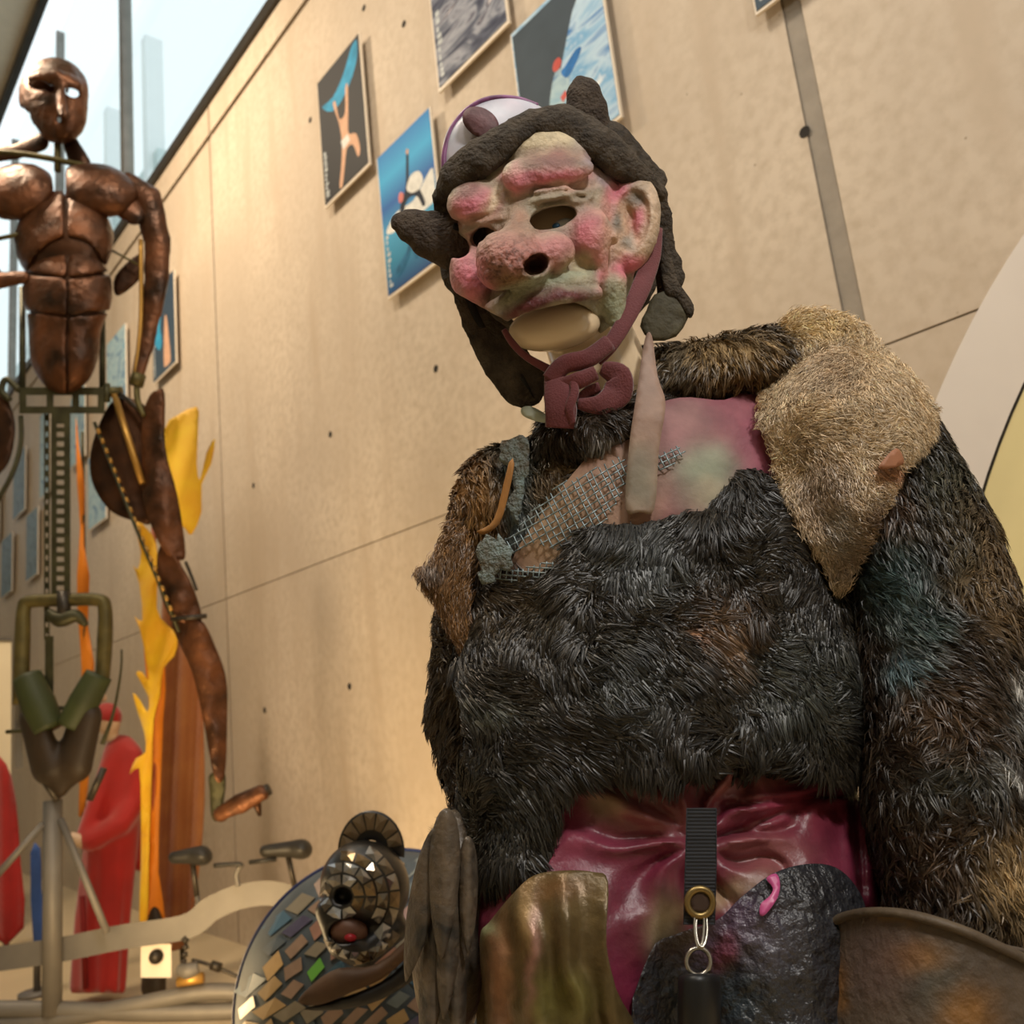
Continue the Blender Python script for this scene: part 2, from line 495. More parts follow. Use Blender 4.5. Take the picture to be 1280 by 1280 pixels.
HOLE = mat('tie_hole_dark', c(38, 33, 28), 0.8)

sJ = np.mean([wall_sz(262, 190)[0], wall_sz(285, 800)[0]])
sK = np.mean([wall_sz(1003, 60)[0], wall_sz(1060, 380)[0]])       # filler strip (right joint)
zS = np.mean([wall_sz(290, 755)[1], wall_sz(540, 660)[1], wall_sz(1180, 362)[1]])
zB = np.mean([wall_sz(262, 164)[1], wall_sz(330, 82)[1]])
zT = np.mean([wall_sz(190, 238)[1], wall_sz(270, 118)[1], wall_sz(345, 8)[1]])
print('wall', sJ, sK, zS, zB, zT)
SL, SR = 24.0, -4.0
GAP = 0.007
core_v, core_f = wall_box(SR, SL, 0, zT, -0.35, -0.03)
wall = to_obj('wall_right', core_v, core_f, JOINT, smooth=False); wall['kind'] = 'structure'
wall['label'] = 'tall board-smooth concrete wall with posters'
ss = [SR, sK - 0.03, sK + 0.03, sJ, sJ + (sJ - sK), sJ + 2 * (sJ - sK), SL]
for i in range(len(ss) - 1):
    for z0, z1 in ((0, zS), (zS, zB), (zB, zT)):
        if i == 1: continue
        g0, g1 = (.011 if abs(ss[i] - sJ) < .01 else GAP / 2), (.011 if abs(ss[i + 1] - sJ) < .01 else GAP / 2)
        V, F = wall_box(ss[i] + g0, ss[i + 1] - g1, z0 + (.025 if z0 == zB else GAP / 2 * (z0 > 0)), z1 - (.025 if z1 == zB else GAP / 2), -0.03, 0.0)
        to_obj('concrete_panel', V, F, CONC, wall, smooth=False)
V, F = wall_box(ss[1], ss[2], 0, zB, -0.03, -0.006)
to_obj('filler_strip', V, F, CONC_DARK, wall, smooth=False)
V, F = wall_box(ss[1], ss[2], zB, zT, -0.03, 0.0)
to_obj('concrete_panel', V, F, CONC, wall, smooth=False)
# formwork tie holes
for (px, py) in [(1006, 165), (545, 461), (413, 543), (317, 607), (437, 858), (331, 888), (505, 30), (388, 150), (455, 10), (360, 690)]:
    if (px, py) == (360, 690): continue
    s, z = wall_sz(px, py); r = 0.02
    R1 = [Wp(s + r * math.cos(a), z + r * math.sin(a), 0.0015) for a in np.linspace(0, 2 * math.pi, 12, endpoint=False)]
    R2 = [Wp(s + .7 * r * math.cos(a), z + .7 * r * math.sin(a), 0.0005) for a in np.linspace(0, 2 * math.pi, 12, endpoint=False)]
    V = np.array(R1 + R2); F = [(i, (i + 1) % 12, 12 + (i + 1) % 12, 12 + i) for i in range(12)] + [tuple(range(12, 24))]
    to_obj('tie_hole', V, flipF(F), HOLE, wall)

# floor
V, F = box(-16, WD + 0.35, -7, 26, -0.1, 0.0)
FLOOR = mat('pale_floor', c(206, 186, 150), 0.45, var=0.06, scale=2.0, bump=0.05)
fl = to_obj('floor', V, F, FLOOR, smooth=False); fl['kind'] = 'structure'

# glazing above the concrete
DARKMET = mat('dark_bronze_frame', c(62, 56, 48), 0.4, 0.5)
GREYMET = mat('grey_aluminium_frame', c(132, 128, 122), 0.45, 0.4)
def glass_mat():
    m = bpy.data.materials.new('window_glass'); m.use_nodes = True
    nt = m.node_tree; N = nt.nodes; L = nt.links
    for n in list(N): N.remove(n)
    o = N.new('ShaderNodeOutputMaterial'); t = N.new('ShaderNodeBsdfTransparent'); g = N.new('ShaderNodeBsdfGlossy'); x = N.new('ShaderNodeMixShader')
    t.inputs[0].default_value = (0.95, 0.985, 0.98, 1); g.inputs['Roughness'].default_value = 0.03
    x.inputs[0].default_value = 0.07; L.new(t.outputs[0], x.inputs[1]); L.new(g.outputs[0], x.inputs[2]); L.new(x.outputs[0], o.inputs[0])
    return m
GLASS = glass_mat()
win = empty('window_1', Wp(6, zT)); win['kind'] = 'structure'
zTop = zT + 4.2
V, F = wall_box(SR, SL, zT, zT + 0.10, -0.14, 0.03); to_obj('sill_rail', V, F, DARKMET, win, smooth=False)
sM = np.mean([wall_sz(150, 30)[0], wall_sz(153, 200)[0]])
sM2 = wall_sz(243, 100)[0]
mull = [SR, -1.0, 1.2, sM, sM + 2.6, sM + 5.2, SL]
for s in mull[1:-1]:
    w = 0.05 if abs(s - sM) < 0.01 else 0.018
    V, F = wall_box(s - w, s + w, zT + 0.10, zTop, -0.10, 0.0); to_obj('mullion', V, F, GREYMET, win, smooth=False)
for a, b in zip(mull[:-1], mull[1:]):
    V, F = wall_box(a + 0.02, b - 0.02, zT + 0.10, zTop, -0.055, -0.045); to_obj('pane', V, F, GLASS, win, smooth=False)
# pale building fins seen outside through the glazing
OUTW = mat('white_render', c(238, 242, 243), 0.7, var=0.02)
OUTG = mat('pale_green_panel', c(214, 230, 224), 0.5, var=0.04)
OUTB = mat('grey_blue_beam', c(206, 220, 220), 0.5, var=0.05)
out = empty('outside_facade', Wp(12, zT, -2.0)); tag(out, 'pale green and white facade of beams outside the high glazing', 'building')
def wbox(name, m, s0, s1, z0, z1, n0, n1): 
    V, F = wall_box(s0, s1, z0, z1, n0, n1); return to_obj(name, V, F, m, out, smooth=False)
wbox('facade_panel', OUTG, sM + 6.0, 26, 0.0, zT + 1.6, -2.6, -2.4)
for k, (z, hh, mm) in enumerate(((zT + 0.5, 0.35, OUTB), (zT + 1.7, 0.5, OUTW), (zT + 2.6, 0.18, OUTB), (zT + 3.4, 0.5, OUTW), (zT + 4.4, 0.3, OUTB))):
    wbox('facade_beam', mm, sM + 5.0, 26, z, z + hh, -2.4, -2.1)
for k in range(5):
    wbox('facade_post', OUTW, sM + 5.2 + 2.2 * k, sM + 5.4 + 2.2 * k, zT - 1.0, zT + 7, -2.3, -2.0)
# roof slab edge over the hall, parallel to the wall
rr = P(26.0, 64.0, np.array(1.0)) - CAMP; zc = 9.6
q = rr * (zc - CAMH) / rr[2]; nE = WD - q.dot(_wm)
CEIL = mat('beige_soffit', c(206, 196, 176), 0.7, var=0.04)
V, F = wall_box(-6.0, SL, zc, zc + 0.4, nE, nE + 9.0); ce = to_obj('ceiling', V, F, CEIL, smooth=False); ce['kind'] = 'structure'
V, F = wall_box(6.0, SL, zc - 0.12, zc, nE - 0.05, nE + 0.03); to_obj('edge_trim', V, F, DARKMET, ce, smooth=False)
V, F = wall_box(6.0, SL, zc - 0.05, zc, nE + 0.9, nE + 0.96); to_obj('soffit_joint', V, F, DARKMET, ce, smooth=False)
INNER = mat('pale_plaster', c(214, 200, 176), 0.8, var=0.03)
V, F = box(WD - nE - 9.0, WD - nE - 8.8, -6, SL, 0, zc); o = to_obj('wall_left', V, F, INNER, smooth=False); o['kind'] = 'structure'
V, F = box(WD - nE - 9.0, WD + 0.35, -6.2, -6.0, 0, zc); o = to_obj('wall_back', V, F, INNER, smooth=False); o['kind'] = 'structure'
V, F = box(WD - nE - 9.0, WD + 0.35, SL, SL + .2, 0, zT); o = to_obj('wall_far', V, F, INNER, smooth=False); o['kind'] = 'structure'


# ------------------------------------------------------------------ posters
POST_EDGE = mat('poster_white_edge', c(226, 214, 196), 0.5, var=0.03)
TXT = mat('poster_lettering', c(196, 204, 206), 0.5)
def poster_mat(name, cols, kind):
    m = bpy.data.materials.new(name); m.use_nodes = True
    nt = m.node_tree; N = nt.nodes; L = nt.links; b = N['Principled BSDF']
    b.inputs['Roughness'].default_value = 0.6; b.inputs['Specular IOR Level'].default_value = 0.25
    tc = N.new('ShaderNodeTexCoord')
    rmp = N.new('ShaderNodeValToRGB'); e = rmp.color_ramp.elements
    e[0].color = cols[0]; e[0].position = 0.0; e[1].color = cols[-1]; e[1].position = 1.0
    for i, cl in enumerate(cols[1:-1]):
        n = e.new((i + 1) / (len(cols) - 1)); n.color = cl
    if kind == 'grad':
        sx = N.new('ShaderNodeSeparateXYZ'); L.new(tc.outputs['Generated'], sx.inputs[0]); L.new(sx.outputs[2], rmp.inputs[0])
    else:
        mp = N.new('ShaderNodeMapping'); mp.inputs['Scale'].default_value = (2.0, 2.0, 7.0) if kind == 'wave' else (5, 5, 5)
        mp.inputs['Rotation'].default_value = (0.35, 0.2, 0)
        L.new(tc.outputs['Object'], mp.inputs[0])
        nz = N.new('ShaderNodeTexNoise'); nz.inputs['Scale'].default_value = 1.4; nz.inputs['Detail'].default_value = 6; nz.inputs['Distortion'].default_value = 1.2
        L.new(mp.outputs[0], nz.inputs['Vector'])
        mr = N.new('ShaderNodeMapRange'); mr.inputs[1].default_value = 0.3; mr.inputs[2].default_value = 0.7
        L.new(nz.outputs['Fac'], mr.inputs[0]); L.new(mr.outputs[0], rmp.inputs[0])
    L.new(rmp.outputs[0], b.inputs['Base Color'])
    return m
def poster(corners, m, label, shapes=(), text=True, edge=True):
    """corners in the frame: TL, TR, BR, BL -> an upright rectangular board on the wall; shapes in unit square (u right, v up)"""
    sz = [wall_sz(*p) for p in corners]
    sl = (sz[0][0] + sz[3][0]) / 2; sr = (sz[1][0] + sz[2][0]) / 2
    zt = (sz[0][1] + sz[1][1]) / 2; zb = (sz[2][1] + sz[3][1]) / 2
    t = wall_empty('poster', (sl + sr) / 2, zb)
    V, F = wall_box(sr, sl, zb, zt, 0.038, 0.05); to_obj('board', V, F, POST_EDGE, t, smooth=False)
    V, F = wall_box(sr + .12, sl - .12, zb + .15, zt - .1, 0.002, 0.038); to_obj('hanging_mount', V, F, GREYMET, t, smooth=False)
    mg = 0.012 * (zt - zb)
    V, F = wall_box(sr + mg, sl - mg, zb + mg * 1.6, zt - mg * .3, 0.05, 0.053); pr = to_obj('print', V, F, m, t, smooth=False)
    pt = lambda u, v, n: Wp(sl + mg * -1 + (sr - sl + 2 * mg) * u, zb + mg + (zt - zb - 2 * mg) * v, n)
    for k, (poly, mm) in enumerate(shapes):
        pl = catmull(poly, 3, True) if len(poly) > 4 else np.array(poly)
        W = np.array([pt(min(max(u, .012), .985), min(max(v, .015), .985), 0.0532 + .0003 * k) for u, v in pl])
        A = Vector((0, 0, 0)); tri = delaunay_2d_cdt([Vector(map(float, p)) for p in pl], [(i, (i + 1) % len(pl)) for i in range(len(pl))], [], 1, 1e-6)
        xy = [(v.x, v.y) for v in tri[0]]
        W = np.array([pt(min(max(u, .012), .985), min(max(v, .015), .985), 0.0532 + .0003 * k) for u, v in xy])
        to_obj('printed_shape', W, [tuple(f) for f in tri[2]], mm, pr, smooth=False)
    if text:
        parts = []
        rg = random.Random(int(corners[0][0]) + 5)
        v = 0.05
        while v < 0.40:
            hh = rg.uniform(0.015, 0.03); u0 = 0.05
            a, b2 = pt(u0, v, .0545), pt(u0 + rg.uniform(.025, .07), v + hh, .0545)
            sa, sb = a.dot(_wd), b2.dot(_wd)
            parts.append(wall_box(min(sa, sb), max(sa, sb), a[2], b2[2], 0.053, 0.0545)); v += hh + rg.uniform(.008, .02)
        V, F = cat_mesh(parts); to_obj('lettering', V, F, TXT, pr, smooth=False)
    tag(t, label, 'poster', 'posters on the concrete wall')
    return t
SKIN2 = mat('print_skin', c(214, 170, 140), 0.65, spec=.2, var=0.1, scale=20); WHT = mat('print_white', c(226, 226, 220), 0.65, spec=.2, var=0.12, scale=30)
CYAN = mat('print_cyan', c(60, 160, 205), 0.65, spec=.2, var=0.25, scale=9); NAVY = mat('print_navy', c(30, 38, 54), 0.65, spec=.2, var=0.2, scale=20)
SLATE = mat('print_slate', c(66, 78, 88), 0.65, spec=.2, var=0.08); REDP = mat('print_red', c(196, 70, 62), 0.4); BLUEP = mat('print_blue', c(50, 120, 190), 0.65, spec=.2, var=.2, scale=20)
TEALP = mat('print_teal', c(40, 110, 150), 0.65, spec=.2, var=0.25, scale=14)
mA = poster_mat('print_black_sky', [c(30, 32, 36), c(44, 46, 50)], 'grad')
mB = poster_mat('print_underwater', [c(30, 70, 120), c(40, 125, 160), c(60, 150, 190), c(20, 90, 160), c(50, 160, 210), c(30, 120, 185)], 'grad')
mC = poster_mat('print_waves', [c(34, 40, 60), c(52, 58, 78), c(84, 90, 106), c(150, 154, 164), c(60, 60, 80), c(196, 192, 194)], 'wave')
mD = poster_mat('print_snow', [c(40, 110, 176), c(180, 206, 224), c(110, 164, 205), c(232, 236, 236)], 'wave')
mE = poster_mat('print_slate_sky', [c(60, 76, 90), c(50, 66, 84)], 'grad')
mF = poster_mat('print_grey_blue', [c(70, 90, 104), c(120, 140, 150), c(90, 120, 150)], 'blot')
mG = poster_mat('print_blue_pale', [c(60, 110, 160), c(170, 196, 204), c(110, 160, 190)], 'blot')
acro = [((.46, .50), (.50, .56), (.52, .66), (.58, .66), (.60, .55), (.66, .50), (.70, .42), (.80, .36), (.86, .24), (.82, .14), (.74, .20), (.70, .32), (.58, .30), (.50, .18), (.42, .03), (.36, .05), (.44, .22), (.46, .34), (.44, .42))]
poster([(405, 100), (461, 52), (470, 209), (415, 266)], mA, 'black poster of an acrobat under a bright blue arc',
       [([(.08, .78), (.35, .76), (.62, .84), (.82, .96), (.95, .985), (.95, .86), (.80, .74), (.55, .66), (.3, .66)], CYAN),
        ([(.34, .70), (.40, .70), (.46, .54), (.60, .54), (.64, .72), (.70, .72), (.66, .50), (.64, .36), (.80, .30), (.86, .16), (.80, .12), (.72, .24), (.58, .26), (.50, .14), (.42, .02), (.36, .04), (.44, .2), (.48, .36), (.44, .52)], SKIN2),
        ([(.46, .36), (.62, .36), (.66, .30), (.5, .28)], WHT)])
poster([(478, 200), (552, 139), (562, 327), (497, 376)], mB, 'underwater blue poster with a diver hanging upside down',
       [([(.06, .44), (.18, .50), (.34, .52), (.60, .50), (.80, .56), (.98, .60), (.98, .40), (.70, .38), (.45, .40), (.2, .40)], WHT),
        ([(.30, .40), (.34, .50), (.40, .58), (.48, .62), (.53, .78), (.55, .85), (.59, .84), (.57, .74), (.56, .62), (.66, .58), (.74, .52), (.80, .42), (.75, .41), (.68, .50), (.56, .54), (.46, .52), (.38, .42)], NAVY),
        ([(.50, .62), (.60, .68), (.74, .66), (.80, .58), (.72, .54), (.58, .56)], WHT),
        ([(.34, .60), (.38, .63), (.44, .60), (.42, .56), (.36, .56)], REDP),
        ([(.54, .86), (.57, .88), (.60, .86), (.58, .83)], SKIN2),
        ([(.2, .14), (.40, .20), (.52, .30), (.58, .28), (.60, .14), (.54, .12), (.50, .2), (.36, .12), (.22, .08)], TEALP)])
poster([(536, -106), (627, -190), (641, 50), (557, 113)], mC, 'poster of churning dark sea foam left of the right horn')
poster([(650, 39), (765, -52), (781, 157), (668, 241)], mD, 'large snow slope poster with a red capped climber behind the horn',
       [([(.012, .985), (.88, .985), (.70, .80), (.52, .55), (.30, .25), (.12, .02), (.012, .015)], SLATE),
        ([(.33, .34), (.38, .46), (.44, .53), (.52, .52), (.58, .45), (.56, .36), (.50, .30), (.46, .20), (.36, .20)], mG),
        ([(.50, .50), (.56, .52), (.68, .56), (.74, .54), (.66, .48), (.56, .44)], BLUEP),
        ([(.46, .36), (.52, .38), (.54, .34), (.48, .32)], REDP),
        ([(.42, .57), (.45, .60), (.50, .60), (.52, .56), (.48, .53), (.43, .54)], REDP)], text=False)
poster([(930, -150), (1062, -270), (1082, -64), (947, 30)], mE, 'slate blue poster cut off by the top edge beside the filler strip')
poster([(196, 372), (225, 339), (228, 456), (200, 480)], mE, 'dark poster of a performer just right of the copper arm',
       [([(.05, .50), (.2, .62), (.4, .66), (.36, .54), (.44, .36), (.3, .3), (.1, .42)], CYAN), ([(.5, .1), (.56, .5), (.62, .62), (.7, .5), (.8, .1), (.72, .05), (.6, .05)], SKIN2)])
poster([(139, 432), (163, 408), (166, 508), (142, 530)], mG, 'pale blue poster between the copper torso and arm', text=False)
poster([(116, 574), (138, 556), (140, 648), (118, 664)], mG, 'blue poster showing below the dark thigh disc', text=False)
poster([(93, 500), (111, 484), (114, 570), (96, 584)], mG, 'pale blue poster right of the perforated copper man spine', text=False)
poster([(54, 522), (66, 511), (69, 612), (57, 625)], mG, 'pale poster half hidden behind the perforated spine', text=False)
poster([(22, 574), (37, 560), (37, 636), (22, 652)], mF, 'grey blue poster left of the perforated spine, upper of two', text=False)
poster([(38, 646), (53, 634), (53, 715), (39, 730)], mF, 'grey poster left of the spine, lower and nearest to it', text=False)
poster([(6, 678), (20, 666), (21, 736), (8, 750)], mF, 'small grey poster low on the wall near the left edge', text=False)
poster([(-12, 625), (4, 612), (4, 674), (-12, 688)], mG, 'blue poster cut off by the left edge of the picture', text=False)
# ------------------------------------------------------------------ the costumed figure in the foreground
S1 = Space(1.10)
fig = empty('costume_mannequin', (P(850, 2290, np.array(0.87)) * np.array([1, 1, 0]) + np.array([0, 0, 0.30])))
tag(fig, 'mannequin in a horned goblin mask, shaggy dark fur and magenta leather costume', 'mannequin')
SKIN = mat('cream_mannequin_skin', c(236, 212, 176), 0.25, var=0.03, scale=6, spec=0.5, coat=0.4)
MASK = mat('painted_latex', c(200, 180, 150), 0.55, attr=True, var=0.16, scale=60, bump=0.35, bscale=160, spec=0.35)
CAPM = mat('rough_dark_felt', c(84, 74, 62), 0.8, var=0.2, scale=45, second=c(44, 38, 32), bump=0.7, bscale=170, spec=0.25)
CAPIN = mat('black_lining', c(26, 23, 20), 0.85, var=0.2)
HORNM = mat('horn_felt', c(84, 72, 60), 0.8, var=0.22, scale=40, second=c(52, 42, 35), bump=0.8, bscale=190, spec=0.25)
TIEM = mat('maroon_cloth', c(112, 52, 56), 0.75, var=0.12, scale=30, bump=0.25, bscale=400, sheen=0.3)
FURM = mat('fur_hair', c(60, 50, 40), 0.42, attr=True, var=0.1, scale=30, spec=0.55)
PELT = mat('fur_pelt', c(50, 42, 34), 0.8, attr=True, var=0.25, scale=50, bump=0.6, bscale=120)
LEATH = mat('painted_leather', c(150, 80, 95), 0.40, attr=True, var=0.24, scale=26, bump=0.14, bscale=90, spec=0.55)
BODM = mat('matte_painted_leather', c(150, 80, 95), 0.6, attr=True, var=0.26, scale=24, bump=0.14, bscale=80, spec=0.3)
GOLDM = mat('olive_gold_leather', c(130, 106, 66), 0.36, 0.25, attr=True, var=0.2, scale=30, bump=0.2, bscale=70)
BLACKL = mat('crackled_black_leather', c(50, 46, 56), 0.34, attr=True, var=0.3, scale=40, bump=0.9, bscale=75, spec=0.6)
WIRE = mat('grey_blue_wire', c(150, 166, 170), 0.4, 0.5, var=0.2, scale=60)
RIBB = mat('taupe_ribbon', c(150, 124, 108), 0.6, attr=True, var=0.16, scale=30, bump=0.2)

# --- mannequin head and neck: one continuous cream body
def body_sdf(p):
    d = ell(p, (694, 305, -80), (90, 118, 92))
    d = smin(d, ell(p, (693, 410, -6), (54, 28, 30), -10), 10)
    d = smin(d, chain(p, [(735, 420, -60, 56), (765, 500, -70, 62), (790, 570, -90, 80)]), 14)
    d = smin(d, ell(p, (835, 690, -80), (190, 170, 85)), 30)
    d = smin(d, ell(p, (700, 284, 4), (40, 24, 18), -14), 14)
    return d
S1.sdf(body_sdf, (590, 180, -170), (1040, 870, 70), 5.0, 'body', SKIN, fig)
def chin_sdf(p):
    d = ell(p, (693, 409, 16), (58, 30, 30), -9)
    return d
S1.sdf(chin_sdf, (620, 310, -15), (765, 445, 70), 3.0, 'chin', SKIN, fig)
EYEW = mat('painted_eye_white', c(220, 224, 226), 0.3); EYEB = mat('painted_eye_blue', c(70, 120, 160), 0.3)
for nm, (ex, ey, eh, r), m_ in (('eye', (704, 281, 34, 13), EYEW), ('iris', (695, 282, 42, 6), EYEB)):
    S1.sdf(lambda p: ell(p, (ex, ey, eh), (r, r * .6, r * .6), -18), (ex - 16, ey - 14, eh - 14), (ex + 16, ey + 14, eh + 14), 2.0, nm, m_, fig)

# --- the mask
def mask_sdf(p):
    base = ell(p, (680, 300, -40), (118, 160, 110))
    inner = ell(p, (680, 306, -50), (106, 150, 106))
    d = base
    d = smin(d, ell(p, (690, 192, 40), (50, 34, 22), 6), 14)            # forehead
    d = smin(d, ell(p, (686, 212, 58), (56, 22, 24), -4), 8)            # right brow bulge
    d = smin(d, ell(p, (650, 222, 58), (22, 20, 20), 0), 8)
    d = smin(d, ell(p, (592, 252, 26), (34, 28, 34), -20), 8)           # left brow bulge
    d = smin(d, chain(p, [(582, 288, 26, 6), (604, 282, 44, 6), (628, 272, 54, 5)]), 6)
    d = smin(d, chain(p, [(658, 262, 62, 5), (676, 248, 70, 6), (702, 243, 68, 6), (730, 254, 52, 5)]), 5)   # lid folds
    d = smin(d, chain(p, [(650, 268, 64, 3), (672, 241, 72, 3), (706, 235, 68, 3), (738, 246, 50, 3)]), 4)
    d = smin(d, chain(p, [(655, 262, 50, 13), (650, 295, 82, 23), (642, 320, 102, 29)]), 12)  # nose
    d = smin(d, ell(p, (642, 324, 100), (48, 34, 36), 18), 10)
    d = smin(d, ell(p, (622, 340, 94), (27, 23, 27), 20), 8)
    d = smin(d, ell(p, (690, 314, 86), (29, 25, 26)), 7)                # nostril wing
    d = smin(d, ell(p, (742, 294, 54), (32, 32, 28), 12), 8)            # cheek
    d = smin(d, chain(p, [(752, 318, 54, 15), (754, 358, 40, 6)]), 8)
    d = smin(d, ell(p, (590, 348, 26), (27, 42, 34), -16), 6)           # left cheek
    d = smin(d, chain(p, [(618, 388, 58, 13), (655, 368, 80, 15), (700, 352, 78, 15), (738, 352, 56, 13)]), 10)   # muzzle
    d = smin(d, chain(p, [(624, 397, 66, 8), (656, 382, 92, 10), (698, 370, 97, 11), (746, 366, 66, 8)]), 4)        # lip
    d = smin(d, chain(p, [(764, 352, 30, 20), (768, 396, 20, 13)]), 10)  # jaw
    ang = np.exp(-(((p[0] - 762) / 7) ** 2 + ((p[1] - 300) / 60) ** 2))
    d = d + 7 * ang * np.clip((p[0] - 742) / 10, 0, 1)
    ear = smax(ell(p, (788, 280, 2), (37, 63, 28), 9), -ell(p, (790, 274, 34), (25, 45, 30), 9), 5)
    ear = smin(ear, chain(p, [(770, 280, 12, 11), (778, 302, 14, 9), (792, 312, 10, 7)]), 5)
    ear = smin(ear, chain(p, [(784, 246, 8, 7), (800, 262, 6, 8), (802, 290, 6, 8)]), 6)
    shell = smax(d, -inner, 4)
    shell = smin(shell, ear, 4)
    e1 = ell(p, (691, 272, 70), (31, 14, 60), -15); e1 = smax(e1, -ell(p, (716, 290, 40), (16, 12, 50), -20), 3)
    e2 = ell(p, (603, 297, 50), (17, 13, 55), -24)
    e3 = ell(p, (572, 308, 20), (14, 17, 60), -35)
    nz = ell(p, (669, 331, 112), (17, 13.5, 40), -25); nz2 = ell(p, (610, 356, 112), (11, 9, 26), -20)
    mouth = ell(p, (689, 427, 40), (68, 51, 95), -12)
    for e_, k in ((e1, 3), (e2, 3), (e3, 3), (nz, 4), (mouth, 4)): shell = smax(shell, -e_, k)
    shell = smax(shell, -(p[2] + 32), 2)
    shell = smax(shell, (p[1] - 0.55 * (p[0] - 690) - 432), 3)
    wr = np.exp(-(((p[0] - 690) / 60) ** 2 + ((p[1] - 245) / 12) ** 2)) + np.exp(-(((p[0] - 600) / 34) ** 2 + ((p[1] - 276) / 10) ** 2))
    shell = shell - 1.1 * fbm(p[0] / 8, p[1] / 8, p[2] / 8, 4, 2) - 1.6 * wr * np.sin((p[1] + .2 * p[0]) / 1.9)
    nm = np.exp(-(((p[0] - 632) / 46) ** 2 + ((p[1] - 328) / 36) ** 2))
    return shell - 3.0 * nm * fbm(p[0] / 5, p[1] / 5, p[2] / 5, 8, 2)
PK = c(206, 118, 132); PK2 = c(188, 92, 110); PKD = c(126, 84, 80); GRN = c(158, 164, 140); LIL = c(170, 156, 178); SAND = c(216, 198, 162); GRY = c(154, 146, 126); NOS = c(170, 112, 102); ND = c(96, 66, 44); LIP = c(98, 48, 50); DGR = c(112, 106, 96)
MASKP = [(690, 178, 50, 26, 0, SAND, 1), (628, 212, 26, 34, -30, c(204, 196, 170), 1), (738, 186, 14, 26, -30, LIL, .8), (692, 199, 46, 15, -2, PKD, .95), (688, 221, 58, 12, -4, PK, 1), (646, 226, 18, 20, 0, PK, .8),
         (706, 234, 46, 9, -4, c(200, 160, 146), .8), (592, 258, 34, 22, -15, PK, 1), (584, 240, 14, 13, 0, PKD, .9), (614, 252, 8, 22, 20, SAND, .8), (606, 274, 30, 7, -15, c(176, 140, 120), .8), (700, 250, 46, 10, -8, c(150, 136, 116), .8),
         (770, 226, 20, 18, 0, LIL, 1), (640, 318, 48, 36, 10, NOS, 1), (690, 312, 28, 22, 0, c(184, 120, 118), 1), (616, 350, 40, 18, 18, ND, .85), (650, 350, 34, 12, -10, c(134, 100, 62), .8), (648, 272, 13, 22, 0, c(150, 112, 92), .9), (669, 332, 16, 12, -25, c(70, 46, 38), 1),
         (742, 294, 32, 32, 0, PK, 1), (748, 284, 18, 18, 0, PK2, .8), (752, 336, 9, 30, 0, PK, .95), (588, 350, 27, 42, -15, PK, 1), (722, 334, 22, 16, -30, c(186, 166, 128), .8), (690, 349, 66, 10, -14, GRN, 1), (768, 380, 20, 40, 8, GRN, 1), (640, 372, 26, 9, -25, c(140, 140, 112), .8),
         (706, 369, 48, 8.5, -5, LIP, 1), (650, 386, 32, 8.5, -27, LIP, 1), (668, 376, 20, 8, -22, LIP, 1), (788, 280, 40, 64, 8, c(206, 172, 146), 1), (770, 244, 14, 24, 25, PK, .95), (786, 332, 24, 14, -10, PK, 1), (796, 246, 14, 16, 0, DGR, .9), (772, 276, 11, 14, 0, DGR, .95), (800, 276, 9, 18, 0, PK, .95), (788, 302, 11, 11, 0, c(150, 144, 134), .9), (816, 262, 6, 40, 5, c(212, 186, 160), .9)]
def nose_wart(V, C):
    """dark cracked specks on the nose, brow and lower face"""
    x, y, z = V.T
    w = np.exp(-(((x - 632) / 50) ** 2 + ((y - 330) / 40) ** 2)) + .35 * np.exp(-(((x - 660) / 34) ** 2 + ((y - 228) / 14) ** 2)) + .3 * np.exp(-(((x - 690) / 20) ** 2 + ((y - 176) / 10) ** 2))
    n = fbm(x / 3.2, y / 3.2, z / 3.2, 77, 2)
    k = np.clip(w, 0, 1) * np.clip((n - .12) * 5, 0, 1)
    return C * (1 - .62 * k[:, None]) + np.array(c(96, 62, 40)[:3]) * .3 * k[:, None]
def mask_col(V): return nose_wart(V, blend_cols(V, GRY, MASKP, 5, 10.0, 0.22))
_, mV, mW, mQ = S1.sdf(mask_sdf, (545, 145, -40), (838, 450, 152), 1.8, 'mask', MASK, fig, colf=mask_col)
mask_o = fig.children[-1]; mask_o['label'] = 'pink and grey-green goblin face mask with bulging nose'

# --- hood
def hood_sdf(p):
    band = chain(p, [(553, 246, -10, 12), (570, 222, 20, 22), (600, 197, 40, 24), (635, 172, 46, 20), (665, 152, 44, 17), (705, 148, 42, 19), (742, 176, 36, 25), (775, 203, 20, 21), (800, 222, 0, 16), (826, 241, -30, 8)], 0.8)
    band = smin(band, chain(p, [(680, 152, 0, 16), (762, 176, -10, 26), (815, 225, -45, 18)]), 12)
    dome = smax(ell(p, (690, 262, -70), (132, 128, 108)), -ell(p, (690, 272, -60), (120, 122, 108)), 4)
    dome = smax(dome, p[2] + 12, 5)
    back = chain(p, [(600, 330, -110, 50), (680, 360, -140, 70), (770, 350, -120, 50)], 0.5)
    lf = chain(p, [(557, 262, -16, 15), (564, 310, -10, 13), (576, 358, -8, 14), (598, 405, -8, 20), (628, 446, -10, 30), (654, 480, -18, 30)], 0.4)
    rf = chain(p, [(826, 250, -34, 10), (832, 310, -48, 14), (838, 345, -48, 18), (834, 372, -50, 14)], 0.4)
    d = smin(band, dome, 8)
    d = smin(d, smin(lf, rf, 4), 8); d = smin(d, back, 20)
    return d - 3.4 * fbm(p[0] / 12, p[1] / 12, p[2] / 12, 21, 3)
hood, *_ = S1.sdf(hood_sdf, (530, 110, -200), (880, 530, 80), 3.2, 'hood', CAPM, fig)
hood['label'] = 'dark grey felt hood with long side flaps'
